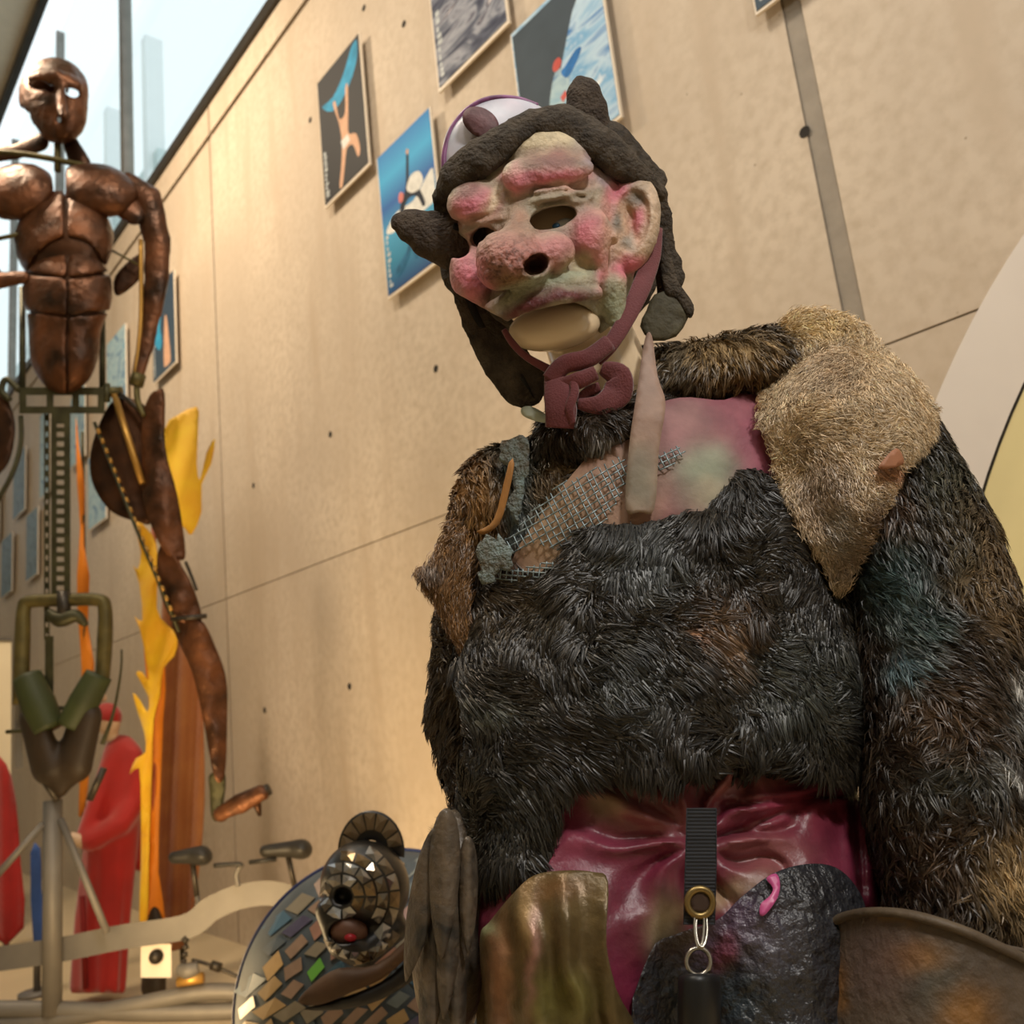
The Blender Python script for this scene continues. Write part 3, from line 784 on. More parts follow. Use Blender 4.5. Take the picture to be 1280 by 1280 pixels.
OLIVE = mat('olive_hood_patch', c(86, 80, 58), 0.7, var=0.25, scale=40, bump=0.6)
patch(S1, 'flap_patch', [(808, 388), (818, 368), (846, 364), (866, 382), (860, 398), (845, 421), (816, 426), (800, 408)], lambda x, y: -22 + 0 * x, OLIVE, hood, thick=8, step=6, puff=3, smooth_n=2)
patch(S1, 'flap_edge', [(830, 290), (840, 322), (847, 350), (867, 381), (862, 398), (846, 374), (832, 366), (826, 330)], lambda x, y: -20 + 0 * x, CAPM, hood, thick=12, step=6, puff=4)
patch(S1, 'flap_lining', [(566, 282), (578, 290), (584, 340), (596, 385), (620, 430), (650, 462), (668, 498), (655, 480), (622, 440), (590, 395), (574, 345)], lambda x, y: 6 - 0.05 * (y - 280), CAPIN, hood, thick=6, step=6, puff=2)
for hpts in ([(570, 302, -20, 38), (540, 294, -14, 31), (515, 283, -8, 22), (501, 278, -4, 13)], [(736, 172, -6, 30), (733, 138, 2, 27), (730, 118, 4, 22), (726, 106, 5, 12)]):
    S1.sdf(lambda p: chain(p, hpts, 0.75) - 1.6 * fbm(p[0] / 9, p[1] / 9, p[2] / 9, 31, 3), (480, 85, -60), (615, 350, 30) if hpts[0][0] < 600 else (775, 205, 40), 2.6, 'horn', HORNM, hood) if hpts[0][0] < 600 else \
    S1.sdf(lambda p: chain(p, hpts, 0.75) - 1.6 * fbm(p[0] / 9, p[1] / 9, p[2] / 9, 31, 3), (695, 85, -50), (775, 205, 40), 2.6, 'horn', HORNM, hood)
CROWN = mat('lilac_enamel', c(214, 206, 218), 0.35, var=0.15, scale=20, second=c(170, 178, 190), spec=0.6)
RIMM = mat('magenta_rim', c(152, 92, 142), 0.35, var=0.3, scale=60)
crown, *_ = S1.sdf(lambda p: ell(p, (632, 196, -8), (80, 76, 34), 12), (545, 112, -50), (720, 280, 34), 3.2, 'crown', CROWN, hood)
V, F = tube(S1.pts(catmull([(555, 215, 2), (556, 190, 2), (566, 160, 0), (585, 137, 0), (612, 124, 0), (645, 124, -4), (672, 133, -8)], 6)), 0.0042, 8); to_obj('crown_rim', V, F, RIMM, crown)
DISC = mat('brown_disc', c(112, 76, 80), 0.6, var=0.3, scale=40, bump=0.4)
a_ = np.linspace(0, 2 * math.pi, 16, endpoint=False)
patch(S1, 'crown_disc', np.stack([601 + 23 * np.cos(a_), 153 + 20 * np.sin(a_ + .3)], 1), lambda x, y: 30 + 0 * x, DISC, crown, thick=12, step=6, puff=5)

# --- chin strap and knot
def ribbon(pts, w, t, name, m, parent, S=S1, n=6, nrm=None):
    """pts (x, y, h); a flat band w wide (frame units), facing the viewer"""
    c_ = catmull(pts, n); W = S.pts(c_)
    w = np.interp(np.linspace(0, 1, len(W)), np.linspace(0, 1, len(np.atleast_1d(w))), np.atleast_1d(w)) * S.unit()
    tg = np.gradient(W, axis=0); tg /= np.linalg.norm(tg, axis=1, keepdims=True)
    vw = CAMP - W; vw /= np.linalg.norm(vw, axis=1, keepdims=True)
    if nrm is not None: vw = vw + np.asarray(nrm); vw /= np.linalg.norm(vw, axis=1, keepdims=True)
    sd = np.cross(tg, vw); sd /= np.linalg.norm(sd, axis=1, keepdims=True); nn = np.cross(sd, tg)
    t *= S.unit(); V = []; F = []
    prof = [(-1, -.3), (-.9, .5), (-.4, .9), (.4, .9), (.9, .5), (1, -.3), (.5, -1), (-.5, -1)]; k = len(prof)
    for i in range(len(W)):
        for a, b in prof: V.append(W[i] + sd[i] * a * w[i] / 2 + nn[i] * b * t / 2)
    for i in range(len(W) - 1):
        for j in range(k): F.append((i * k + j, (i + 1) * k + j, (i + 1) * k + (j + 1) % k, i * k + (j + 1) % k))
    F.append(tuple(range(k))); F.append(tuple(range((len(W) - 1) * k + k - 1, (len(W) - 1) * k - 1, -1)))
    return to_obj(name, np.array(V), flipF(F), m, parent)
tie = ribbon([(822, 285, -26), (815, 320, -6), (802, 358, 14), (782, 400, 28), (762, 432, 34), (745, 450, 34)], [14, 24, 26, 22, 20, 18], 4, 'chin_strap', TIEM, fig)
tie['label'] = 'maroon cloth chin strap tied in a knot'
ribbon([(630, 412, 34), (640, 428, 36), (658, 446, 34), (690, 464, 32)], [7, 9, 9, 12], 4, 'strap_end', TIEM, tie)
ribbon([(762, 428, 40), (735, 448, 46), (705, 456, 44), (688, 476, 36)], [22, 24, 24, 24], 9, 'knot_wrap', TIEM, tie)
ribbon([(690, 466, 34), (697, 490, 44), (701, 512, 44), (700, 535, 36)], [20, 36, 40, 36], 6, 'knot_tail', TIEM, tie)
ribbon([(715, 470, 46), (718, 490, 50), (712, 510, 48), (716, 530, 40)], [8, 12, 12, 8], 5, 'knot_tail', TIEM, tie)
ribbon([(700, 480, 38), (722, 476, 48), (745, 466, 48)], [14, 22, 18], 8, 'knot_wrap', TIEM, tie)
ribbon([(752, 460, 40), (772, 470, 42), (771, 492, 38), (750, 506, 40), (722, 505, 42)], [16, 34, 38, 26, 12], 6, 'knot_loop', TIEM, tie)
ribbon([(722, 500, 36), (735, 490, 34), (750, 484, 36)], [10, 14, 14], 6, 'knot_wrap', TIEM, tie)

# --- coat: fur-covered torso and sleeves
def coat_sdf(p):
    d = ell(p, (838, 700, -75), (245, 215, 118))
    d = smin(d, ell(p, (838, 880, -60), (255, 180, 120)), 40)
    d = smin(d, chain(p, [(632, 622, -70, 62), (602, 770, -95, 54), (588, 900, -100, 52), (604, 990, -80, 42)]), 16)
    d = smin(d, chain(p, [(1080, 560, -60, 95), (1150, 690, -40, 100), (1188, 850, -10, 112), (1204, 1000, 10, 122), (1228, 1140, 20, 116), (1262, 1300, 20, 90)]), 22)
    d = smin(d, chain(p, [(700, 545, -30, 30), (745, 535, 8, 34), (790, 520, 0, 30)]), 16)
    d = smin(d, chain(p, [(815, 470, -80, 36), (880, 462, -50, 36), (960, 448, -40, 36), (1030, 440, -60, 36)]), 14)
    neck = chain(p, [(700, 380, -50, 66), (752, 470, -50, 58), (762, 505, -50, 48)])
    d = smax(d, -neck, 8)
    d = smax(d, ell(p, (855, 1160, -30), (262, 200, 170)) * -1, 10)
    return d - 3.5 * fbm(p[0] / 30, p[1] / 30, p[2] / 30, 41, 3)
BR = c(78, 58, 38); DB = c(52, 40, 28); GOLB = c(140, 102, 54); TEAL = c(62, 80, 78); TANB = c(120, 98, 68); GREYB = c(128, 112, 94)
COATP = [(600, 620, 60, 70, 0, GOLB, 1), (545, 720, 30, 60, 0, c(110, 78, 44), 1), (565, 860, 40, 120, 0, c(58, 46, 28), .9), (645, 580, 34, 40, 0, TEAL, .9), (650, 640, 26, 40, 10, c(96, 120, 124), .8), (690, 620, 36, 50, 0, TANB, .9), (735, 540, 60, 40, 0, DB, 1), (755, 555, 26, 12, -15, c(150, 145, 138), .7),
         (900, 442, 90, 24, -6, c(150, 124, 84), 1), (920, 472, 60, 18, -10, c(120, 92, 56), .8), (840, 450, 30, 24, 0, c(96, 84, 64), .9), (1180, 600, 50, 60, 0, c(64, 64, 50), .9), (1110, 660, 30, 70, 0, c(92, 66, 46), .8), (1115, 720, 50, 60, 0, TEAL, 1), (1150, 780, 40, 40, 0, TEAL, .9), (1130, 835, 26, 22, 0, c(96, 122, 128), .9),
         (1230, 720, 40, 90, -20, TANB, .9), (1250, 640, 16, 60, -20, c(150, 128, 84), .6), (1180, 900, 60, 60, 0, BR, .8), (1190, 980, 70, 40, 0, c(50, 52, 44), .8), (1270, 880, 16, 40, 0, c(150, 150, 146), .8), (1250, 960, 18, 26, 0, c(150, 150, 146), .7), (1264, 846, 9, 10, 0, c(214, 212, 206), .9), (1240, 905, 8, 7, 0, c(206, 204, 198), .9), (1262, 965, 10, 12, 0, c(214, 212, 206), .9), (1200, 690, 30, 50, 0, c(74, 70, 54), .7), (1170, 1080, 80, 60, 0, c(62, 44, 28), .9), (1265, 1090, 46, 60, 10, c(158, 132, 92), 1)]
def coat_col(V): return blend_cols(V, DB, COATP, 11, 9.0, 0.35)
coat, cV, cW, cQ = S1.sdf(coat_sdf, (515, 390, -230), (1330, 1310, 150), 7.0, 'fur_coat', PELT, fig, colf=coat_col)
coat['label'] = 'shaggy brown and teal fur coat with sleeves'
def furcol(blobs, base, seed, amp=0.5):
    def f(q, rg):
        col = blend_cols(q, base, blobs, seed, 9.0, 0.35)
        return col * np.clip(1 + amp * rg.normal(size=(len(q), 1)), 0.35, 2.4)
    return f
BODO = np.array([(640, 700), (690, 625), (745, 560), (800, 515), (850, 497), (905, 500), (945, 488), (968, 540), (1000, 620), (1035, 690), (1055, 740), (1050, 900), (900, 920), (640, 900), (620, 800)], float)
def front(q): return (q[:, 2] > -130) & ~(in_poly(q[:, 0], q[:, 1], BODO) & (q[:, 2] > -60) & (dist_poly(q[:, 0], q[:, 1], BODO) > 14))
fur('coat_hair', cW, cQ, 120000, 0.016, 0.0015, FURM, coat, furcol(COATP, DB, 11, .3), lift=0.5, clump=6, seed=3, px=cV, keep=front, swirl=0.8, spread=.0035)

def hfront(f, lo=-240, hi=170, n=120):
    hs = np.linspace(hi, lo, n)
    def g(x, y):
        x = np.asarray(x, float); y = np.asarray(y, float); shp = x.shape; x = x.ravel(); y = y.ravel()
        D = f([x[:, None], y[:, None], np.broadcast_to(hs, (len(x), n))])
        ins = D < 0; i = np.argmax(ins, 1); has = ins.any(1)
        ip = np.clip(i, 1, None); a = D[np.arange(len(x)), ip - 1]; b = D[np.arange(len(x)), ip]
        h = hs[ip - 1] + (hs[ip] - hs[ip - 1]) * np.clip(a / (a - b + 1e-9), 0, 1)
        hm = hs[np.argmin(D, 1)]
        return np.where(has, h, hm).reshape(shp)
    return g
def torso_smooth(p):
    d = ell(p, (838, 700, -75), (262, 235, 122))
    return smin(d, ell(p, (838, 890, -60), (285, 215, 126)), 40)
HT = hfront(torso_smooth)

# --- bodice of painted leather over the chest
PINK = c(128, 74, 86)
BODP = [(700, 660, 110, 110, 0, c(176, 146, 116), 1), (780, 600, 60, 80, 0, c(166, 134, 114), 1), (885, 545, 50, 30, 0, c(150, 100, 104), .8), (885, 585, 50, 36, 0, c(142, 148, 126), 1), (900, 625, 46, 26, 0, c(168, 158, 132), 1), (850, 520, 40, 30, 0, c(160, 120, 116), .8), (950, 560, 34, 60, -20, c(156, 86, 102), .9), (985, 640, 30, 60, -20, c(128, 54, 76), .9), (940, 510, 40, 20, 0, c(146, 88, 96), .7)]
patch(S1, 'bodice', [(640, 700), (690, 625), (745, 560), (800, 515), (850, 497), (905, 500), (945, 488), (968, 540), (1000, 620), (1035, 690), (1055, 740), (1000, 760), (900, 700), (760, 730), (660, 740)], lambda x, y: HT(x, y) + 6 + 3 * fbm(x / 40, y / 40, 0, 9), BODM, fig, thick=5, step=9, colf=lambda V: blend_cols(V, PINK, BODP, 15, 20, .15))
# wire netting: two sets of wires woven over the bodice
netp = [(604, 688), (640, 668), (668, 632), (700, 604), (738, 588), (782, 566), (790, 590), (772, 628), (748, 668), (712, 706), (698, 690), (672, 680), (640, 694), (620, 706)]
netp2 = [(602, 700), (640, 712), (690, 700), (704, 716), (690, 728), (640, 728), (610, 724)]
netp3 = [(820, 566), (850, 556), (862, 568), (842, 580), (822, 590)]
def wires(poly, d, sp, off, hb, wob):
    poly = np.array(poly, float); d = np.array(d, float); d /= np.linalg.norm(d); nr = np.array([-d[1], d[0]])
    ce = poly.mean(0); out = []
    for k in np.arange(-140, 140, sp):
        t = np.arange(-170, 170, 3.0)
        x = ce[0] + nr[0] * k + d[0] * t + wob * np.sin(t / 30 + k); y = ce[1] + nr[1] * k + d[1] * t + wob * np.cos(t / 27)
        ins = in_poly(x, y, poly)
        i = 0
        while i < len(t):
            if ins[i]:
                j = i
                while j < len(t) and ins[j]: j += 1
                if j - i > 3:
                    xx, yy = x[i:j], y[i:j]
                    out.append(tube(S1(xx, yy, HT(xx, yy) + hb + 1.2 * np.sin(t[i:j] / sp * math.pi + off)), 0.0010, 5))
                i = j
            i += 1
    return out
W_ = wires(netp, (1, -0.62), 8.5, 0, 15, 1.5) + wires(netp, (0.5, 1), 9.5, 1.6, 15, 1.5) + wires(netp2, (1, .08), 6, 0, 22, 1) + wires(netp2, (-0.1, 1), 7, 1.6, 22, 1) + wires(netp3, (1, -.5), 7, 0, 13, 1) + wires(netp3, (.5, 1), 8, 1.5, 13, 1)
V, F = cat_mesh(W_); nt_ = to_obj('wire_netting', V, F, WIRE, fig); nt_['label'] = 'grey-blue wire netting across the chest'

# --- broad dark fur panel over the belly
def hips_sdf(p):
    d = ell(p, (850, 1110, -50), (268, 215, 120))
    d = smin(d, chain(p, [(730, 1180, -30, 130), (735, 1700, 0, 105), (740, 2200, 0, 80)]), 40)
    d = smin(d, chain(p, [(980, 1180, -30, 130), (985, 1700, 0, 105), (985, 2200, 0, 80)]), 40)
    return d
HB = hfront(hips_sdf)
HP = hfront(lambda p: smin(torso_smooth(p), hips_sdf(p), 90))
FP = [(584, 748), (612, 730), (650, 726), (692, 716), (716, 690), (745, 655), (800, 655), (850, 645), (895, 628), (918, 594), (950, 590), (982, 625), (1000, 675), (1030, 715), (1062, 758), (1098, 830), (1114, 890), (1104, 942), (1060, 970), (1000, 962), (930, 948), (870, 965), (800, 970), (745, 968), (704, 985), (694, 1030), (660, 1076), (610, 1104), (574, 1102), (566, 1040), (572, 970), (582, 915), (572, 850), (578, 800)]
DF = c(42, 37, 30)
FPP = [(800, 690, 60, 40, 0, c(70, 72, 70), .9), (820, 720, 40, 40, 0, c(84, 88, 88), .6), (900, 770, 60, 40, 0, c(70, 50, 30), .9), (900, 800, 26, 36, 0, c(124, 98, 74), .9), (865, 790, 14, 12, 0, c(140, 104, 80), .8), (780, 850, 60, 60, 0, c(58, 62, 60), .7), (1000, 850, 80, 70, 0, c(66, 70, 66), .8), (640, 760, 50, 30, 0, c(76, 64, 48), .8), (630, 1000, 60, 70, 0, c(48, 48, 44), .7), (610, 885, 40, 14, 8, c(92, 96, 90), .7), (700, 770, 50, 40, 0, c(50, 44, 32), .7)]
panel, pV, pW, pT = patch(S1, 'fur_panel', FP, lambda x, y: HP(x, y) + 12 + 10 * fbm(x / 55, y / 55, 0, 51), PELT, fig, thick=10, step=9, puff=12, puff_r=18, colf=lambda V: blend_cols(V, DF, FPP, 17, 9, .4), jag=5)
panel['label'] = 'broad dark shaggy fur panel across the belly'
fur('panel_hair', pW, pT, 110000, 0.016, 0.0019, FURM, panel, furcol(FPP, DF, 17, .4), lift=0.5, clump=7, seed=5, px=pV, swirl=1.9, curl=.8, spread=.003)

# --- pale tan fur over one shoulder
TP = [(978, 402), (1005, 386), (1045, 392), (1085, 412), (1115, 446), (1150, 480), (1168, 520), (1158, 552), (1128, 580), (1108, 625), (1082, 680), (1052, 740), (1022, 694), (992, 640), (966, 570), (950, 510), (962, 458), (976, 428)]
TAN = c(214, 190, 154)
TPP = [(1020, 410, 50, 22, 0, c(232, 202, 146), 1), (1040, 470, 40, 40, 0, c(192, 168, 140), .8), (1030, 620, 40, 60, 0, c(194, 174, 156), .9), (1060, 700, 26, 40, 0, c(140, 122, 106), .9), (1110, 590, 22, 16, 0, c(168, 110, 78), .8), (1090, 650, 20, 40, 15, c(98, 72, 52), .9), (1045, 655, 20, 30, 0, c(176, 168, 156), .7)]
HA = hfront(lambda p: smin(torso_smooth(p), chain(p, [(1060, 540, -50, 100), (1140, 690, -40, 95)]), 40))
tan_, tV, tW, tT = patch(S1, 'shoulder_fur', TP, lambda x, y: HA(x, y) + 26 + 5 * fbm(x / 40, y / 40, 0, 61), PELT, fig, thick=16, step=9, puff=14, puff_r=22, colf=lambda V: blend_cols(V, TAN, TPP, 19, 9, .2), jag=4)
tan_['label'] = 'pale tan sheepskin piece over one shoulder'
fur('shoulder_hair', tW, tT, 60000, 0.010, 0.0011, FURM, tan_, furcol(TPP, TAN, 19, .14), lift=1.2, clump=4, seed=6, px=tV, swirl=0.8, flow=(0.2, 0, -0.7))
WF = mat('leather_scrap', c(166, 112, 80), 0.6, var=.15)
patch(S1, 'leather_scrap', [(1098, 584), (1120, 560), (1130, 578), (1112, 586)], lambda x, y: HA(x, y) + 52 + 0 * x, WF, tan_, thick=3, step=6)

RF = [(519, 712), (536, 704), (552, 672), (570, 648), (588, 690), (586, 760), (580, 812), (562, 786), (546, 752), (530, 730)]
rfl, rV, rW, rT = patch(S1, 'ragged_flap', RF, lambda x, y: -20 + .5 * (x - 560), PELT, coat, thick=8, step=8, puff=8, colf=lambda V: blend_cols(V, c(116, 84, 48), [(540, 710, 20, 14, 0, c(110, 98, 90), .8)], 37, 9, .3), jag=3)
fur('flap_hair', rW, rT, 7000, 0.011, 0.0013, FURM, coat, furcol([(540, 710, 20, 14, 0, c(110, 98, 90), .8)], c(122, 88, 50), 37, .25), lift=.6, clump=5, seed=8, px=rV, swirl=.8)
THG = mat('orange_thong', c(176, 124, 66), .6, var=.15, scale=40)
patch(S1, 'leather_thong', [(636, 578), (643, 580), (634, 625), (624, 655), (606, 668), (596, 664), (612, 656), (622, 636)], lambda x, y: HT(x, y) * 0 + np.interp(x, [596, 640], [6, 22]), THG, coat, thick=4, step=7, smooth_n=2)
CRU = mat('teal_crust', c(128, 146, 146), .6, var=.35, scale=55, second=c(92, 80, 62), bump=1.0, bscale=160)
patch(S1, 'crusted_strip', [(624, 560), (650, 546), (662, 560), (656, 600), (652, 640), (642, 652), (634, 630), (640, 590), (628, 580)], lambda x, y: np.interp(x, [620, 665], [8, 20]) + 0 * y, CRU, coat, thick=5, step=5, puff=3, smooth_n=4, jag=6)
patch(S1, 'crusted_strip', [(598, 676), (612, 668), (634, 680), (640, 706), (620, 722), (606, 730), (600, 706)], lambda x, y: np.interp(x, [596, 640], [14, 36]) + 0 * y, CRU, coat, thick=5, step=5, puff=3, smooth_n=4, jag=6)
patch(S1, 'collar_corner', [(652, 510), (664, 508), (682, 518), (684, 528), (668, 526), (653, 519)], lambda x, y: 10 + 0 * x, mat('pale_mint_cloth', c(206, 216, 198), .6), coat, thick=5, step=6, puff=2)
# --- hanging ribbon from the neck
ribbon_o = patch(S1, 'neck_ribbon', [(806, 424), (815, 420), (822, 470), (832, 505), (824, 560), (818, 636), (800, 640), (782, 636), (786, 560), (796, 490)], lambda x, y: np.interp(y, [420, 470, 520, 640], [-10, 20, 44, 62]) + 0 * x, RIBB, fig, thick=3, step=8, colf=lambda V: blend_cols(V, c(152, 124, 108), [(800, 600, 30, 50, 0, c(128, 122, 104), .9), (812, 460, 14, 40, 0, c(150, 128, 116), .6)], 23, 15, .2))[0]

# --- magenta leather breeches with legs down to the plinth
def breech(p):
    d = hips_sdf(p)
    x, y = p[0] - 876, p[1] - 1050
    r = np.hypot(x, y); a = np.arctan2(y, x) + .25 * vnoise(p[0] / 60, p[1] / 60, 0, 5)
    f = np.clip((r - 14) / 40, 0, 1) * np.exp(-(r / 170) ** 2) * np.clip((1170 - p[1]) / 60, 0, 1)
    d = d - 8 * f * np.sin(a * 9 + .8) - 3.5 * f * np.sin(a * 19 + 2)
    for pts, w in (([(735, 968, 0, 0), (800, 1000, 0, 0), (862, 1046, 0, 0)], 6), ([(1060, 975, 0, 0), (985, 1012, 0, 0), (895, 1048, 0, 0)], 5), ([(905, 1006, 0, 0), (980, 1000, 0, 0), (1060, 992, 0, 0)], 3), ([(1068, 985, 0, 0), (1078, 1120, 0, 0)], 5), ([(650, 1110, 0, 0), (690, 1040, 0, 0)], 6)):
        q = chain([p[0], p[1], 0 * p[0]], pts)
        d = d + 7 * np.exp(-(q / w) ** 2) - 4 * np.exp(-((q - 2.6 * w) / (1.6 * w)) ** 2)
    return d - 4 * fbm(p[0] / 45, p[1] / 45, p[2] / 45, 71, 2)
MAG = c(112, 40, 60)
BRP = [(790, 1000, 80, 40, 20, c(150, 92, 88), .8), (755, 1005, 26, 18, 0, c(170, 148, 116), .8), (930, 972, 80, 26, -8, c(176, 110, 106), .9), (960, 1070, 60, 36, 0, c(146, 88, 88), .8), (1000, 1010, 60, 30, 0, c(150, 60, 78), .7), (700, 1060, 60, 60, 0, c(146, 62, 84), .8), (830, 1160, 26, 46, 10, c(170, 152, 122), 1), (900, 1120, 60, 16, -22, c(176, 150, 118), .8), (1090, 1010, 20, 60, 0, c(168, 66, 96), .8), (745, 1240, 40, 60, 0, c(112, 28, 62), .8)]
S1.sdf(breech, (560, 900, -200), (1140, 1420, 140), 4.5, 'breeches', LEATH, fig, colf=lambda V: blend_cols(V, MAG, BRP, 25, 22, .18))
fig.children[-1]['label'] = 'creased magenta leather breeches'
S1.sdf(hips_sdf, (560, 1400, -200), (1140, 2210, 140), 14.0, 'breeches_leg', LEATH, fig, colf=lambda V: blend_cols(V, MAG, [], 25, 22, .18))
HB = hfront(hips_sdf)
BOOT = mat('black_boot', c(36, 32, 30), 0.5, var=.2)
for bx in (740, 985):
    S1.sdf(lambda p: smin(chain(p, [(bx, 2150, -10, 86), (bx, 2235, -10, 80)]), ell(p, (bx, 2262, 50), (80, 40, 150)), 20), (bx - 110, 2050, -120), (bx + 110, 2310, 215), 12, 'boot', BOOT, fig)

# leather panels hanging in front
OG = c(96, 80, 50)
patch(S1, 'thigh_panel', [(600, 1170), (612, 1152), (642, 1116), (668, 1094), (705, 1088), (742, 1090), (760, 1102), (758, 1180), (770, 1236), (786, 1300), (610, 1300), (602, 1230)], lambda x, y: HB(x, y) + 18 + 8 * np.sin((x - 0.08 * (y - 1100)) / 8.5 + 1.5 * vnoise(x / 40, y / 60, 0, 3)) * np.clip((y - 1085) / 60, 0, 1), GOLDM, fig, thick=5, step=6,
      colf=lambda V: blend_cols(V, OG, [(625, 1230, 16, 80, 0, c(176, 128, 96), .8), (655, 1140, 10, 60, 0, c(170, 140, 96), .7), (700, 1110, 40, 20, 0, c(112, 78, 44), .7), (700, 1250, 50, 40, 0, c(110, 104, 52), .8), (665, 1200, 8, 70, 4, c(168, 120, 110), .6), (610, 1160, 14, 10, 0, c(160, 164, 124), .9)], 27, 10, .3))[0]['label'] = 'rippled olive gold leather thigh panel'
patch(S1, 'crotch_panel', [(812, 1192), (850, 1166), (896, 1150), (926, 1122), (966, 1092), (1008, 1080), (1044, 1084), (1070, 1108), (1082, 1142), (1060, 1180), (1060, 1300), (806, 1300)], lambda x, y: HB(x, y) + 12 + 5 * fbm(x / 26, y / 26, 0, 81), BLACKL, fig, thick=5, step=5,
      colf=lambda V: blend_cols(V, c(48, 48, 52), [(900, 1160, 60, 40, -20, c(92, 66, 96), .9), (940, 1180, 60, 40, 0, c(96, 92, 104), .6), (860, 1170, 50, 16, -25, c(70, 54, 44), 1), (1020, 1110, 40, 30, 0, c(36, 34, 36), .9), (900, 1250, 60, 40, 0, c(52, 64, 70), .7), (905, 1190, 14, 26, 25, c(132, 66, 88), .8)], 29, 12, .35))[0]['label'] = 'crackled black and purple leather panel'
PKS = mat('pink_scrap', c(196, 86, 140), 0.35, var=.15)
patch(S1, 'torn_scrap', [(958, 1098), (970, 1092), (975, 1104), (972, 1122), (958, 1142), (950, 1144), (951, 1130), (962, 1120), (966, 1110)], lambda x, y: HB(x, y) + 22 + 0 * x, PKS, fig, thick=4, step=5)
BROWNL = [(1030, 1158), (1050, 1142), (1090, 1134), (1140, 1138), (1200, 1156), (1250, 1178), (1300, 1202), (1320, 1310), (1030, 1310), (1028, 1230)]
def HG(x, y): return 66 + 108 * np.sin(np.clip((x - 1024) / 190, 0, 1) * math.pi / 2) - 30 * np.clip((x - 1214) / 120, 0, 1) ** 2 + 0.06 * (y - 1140)
GUARD = mat('worn_brown_leather', c(100, 84, 66), 0.6, attr=True, var=.2, scale=26, bump=.4, bscale=90)
guard = patch(S1, 'leg_guard', BROWNL, HG, GUARD, fig, thick=9, step=8, colf=lambda V: blend_cols(V, c(86, 74, 62), [(1145, 1200, 40, 22, 0, c(150, 102, 44), .9), (1170, 1230, 40, 40, 0, c(74, 74, 66), .8), (1050, 1230, 12, 34, 0, c(150, 104, 50), .9), (1100, 1200, 50, 60, 0, c(92, 74, 68), .8), (1210, 1270, 40, 40, 20, c(140, 96, 40), .8), (1120, 1140, 60, 10, 5, c(130, 98, 52), .8)], 33, 14, .3))[0]
guard['label'] = 'curved worn brown leather leg guard with a rolled rim'
rim = catmull([(1030, 1164), (1050, 1148), (1090, 1140), (1140, 1144), (1200, 1162), (1250, 1184), (1304, 1210)], 6)
V, F = tube(S1(rim[:, 0], rim[:, 1], HG(rim[:, 0], rim[:, 1]) + 1), 0.0065, 8, flat=.7); to_obj('guard_rim', V, F, mat('guard_rim_leather', c(98, 84, 66), 0.6, var=.25, scale=30, second=c(70, 58, 46), bump=.5), guard)

# overlapping leather plumes at the hip
PLM = mat('plume_leather', c(112, 98, 82), 0.36, var=.25, scale=16, second=c(50, 48, 45), bump=.5, bscale=50, distort=2.0)
def leaf(cx, cy, L, w, ang, n=10):
    t = np.linspace(0, math.pi, n); q_ = (1 - np.cos(t)) / 2; ww = w * 1.55 * q_ ** .45 * (1 - q_) ** .75
    up = np.stack([-ww, -L / 2 * np.cos(t)], 1); dn = np.stack([ww[::-1], (-L / 2 * np.cos(t))[::-1]], 1)[1:-1]
    q = np.concatenate([up, dn]); a = math.radians(ang)
    return np.stack([cx + q[:, 0] * math.cos(a) - q[:, 1] * math.sin(a), cy + q[:, 0] * math.sin(a) + q[:, 1] * math.cos(a)], 1)
hip = S1.sdf(lambda p: ell(p, (566, 1160, -40), (52, 150, 60), 3), (505, 1000, -110), (630, 1320, 30), 6, 'hip_plumes', PLM, fig)[0]
hip['label'] = 'overlapping grey-brown leather plumes at the hip'
for k, (cx, cy, L, w, an) in enumerate([(540, 1230, 200, 24, 6), (570, 1240, 150, 20, -4), (528, 1130, 200, 26, 12), (560, 1190, 170, 22, 4), (585, 1120, 150, 18, 0), (555, 1105, 190, 28, 2)]):
    patch(S1, 'plume', leaf(cx, cy, L, w, an), lambda x, y: 12 + 4 * k + 26 * (1 - ((x - 562) / 60) ** 2) + 11 * (1 - np.abs(x - cx) / w), PLM, hip, thick=5, step=6, puff=4, puff_r=5, smooth_n=2)

# --- key strap hanging at the front: webbing, eyelet, rings, black tube
WEB = mat('black_webbing', c(44, 46, 52), 0.7, var=.1)
HK = 130
tag_root = empty('key_strap', S1(878, 1280, HK)); tag(tag_root, 'black webbing key strap with brass eyelet and black cylinder', 'key strap')
pl, pv, pw, pt_ = patch(S1, 'webbing', [(858, 1010), (896, 1010), (896, 1080), (894, 1156), (854, 1156), (856, 1080)], lambda x, y: HK + 0.7 * np.sin(y * 1.35), WEB, tag_root, thick=4, step=1.7, smooth_n=1)
BRASS = mat('brass', c(150, 128, 82), 0.35, 0.8, var=.1); STEEL = mat('steel_ring', c(186, 182, 172), 0.25, 0.95, var=.1); RUB = mat('black_rubber', c(26, 27, 28), 0.4, var=.05)
def ring(cx, cy, h, rx, ry, r, name, m, tilt=0.0, parent=None):
    a = np.linspace(0, 2 * math.pi, 32, endpoint=False)
    V, F = tube(S1(cx + rx * np.cos(a), cy + ry * np.sin(a), h + tilt * np.sin(a)), r, 8, closed=True); return to_obj(name, V, F, m, parent)
ring(875, 1128, HK + 3, 16, 17, 0.0034, 'eyelet', BRASS, parent=tag_root)
patch(S1, 'eyelet_hole', np.stack([875 + 13 * np.cos(a_), 1128 + 14 * np.sin(a_)], 1), lambda x, y: HK + 3.4 + 0 * x, mat('eyelet_back', c(70, 52, 42), .6), tag_root, thick=1, step=5)
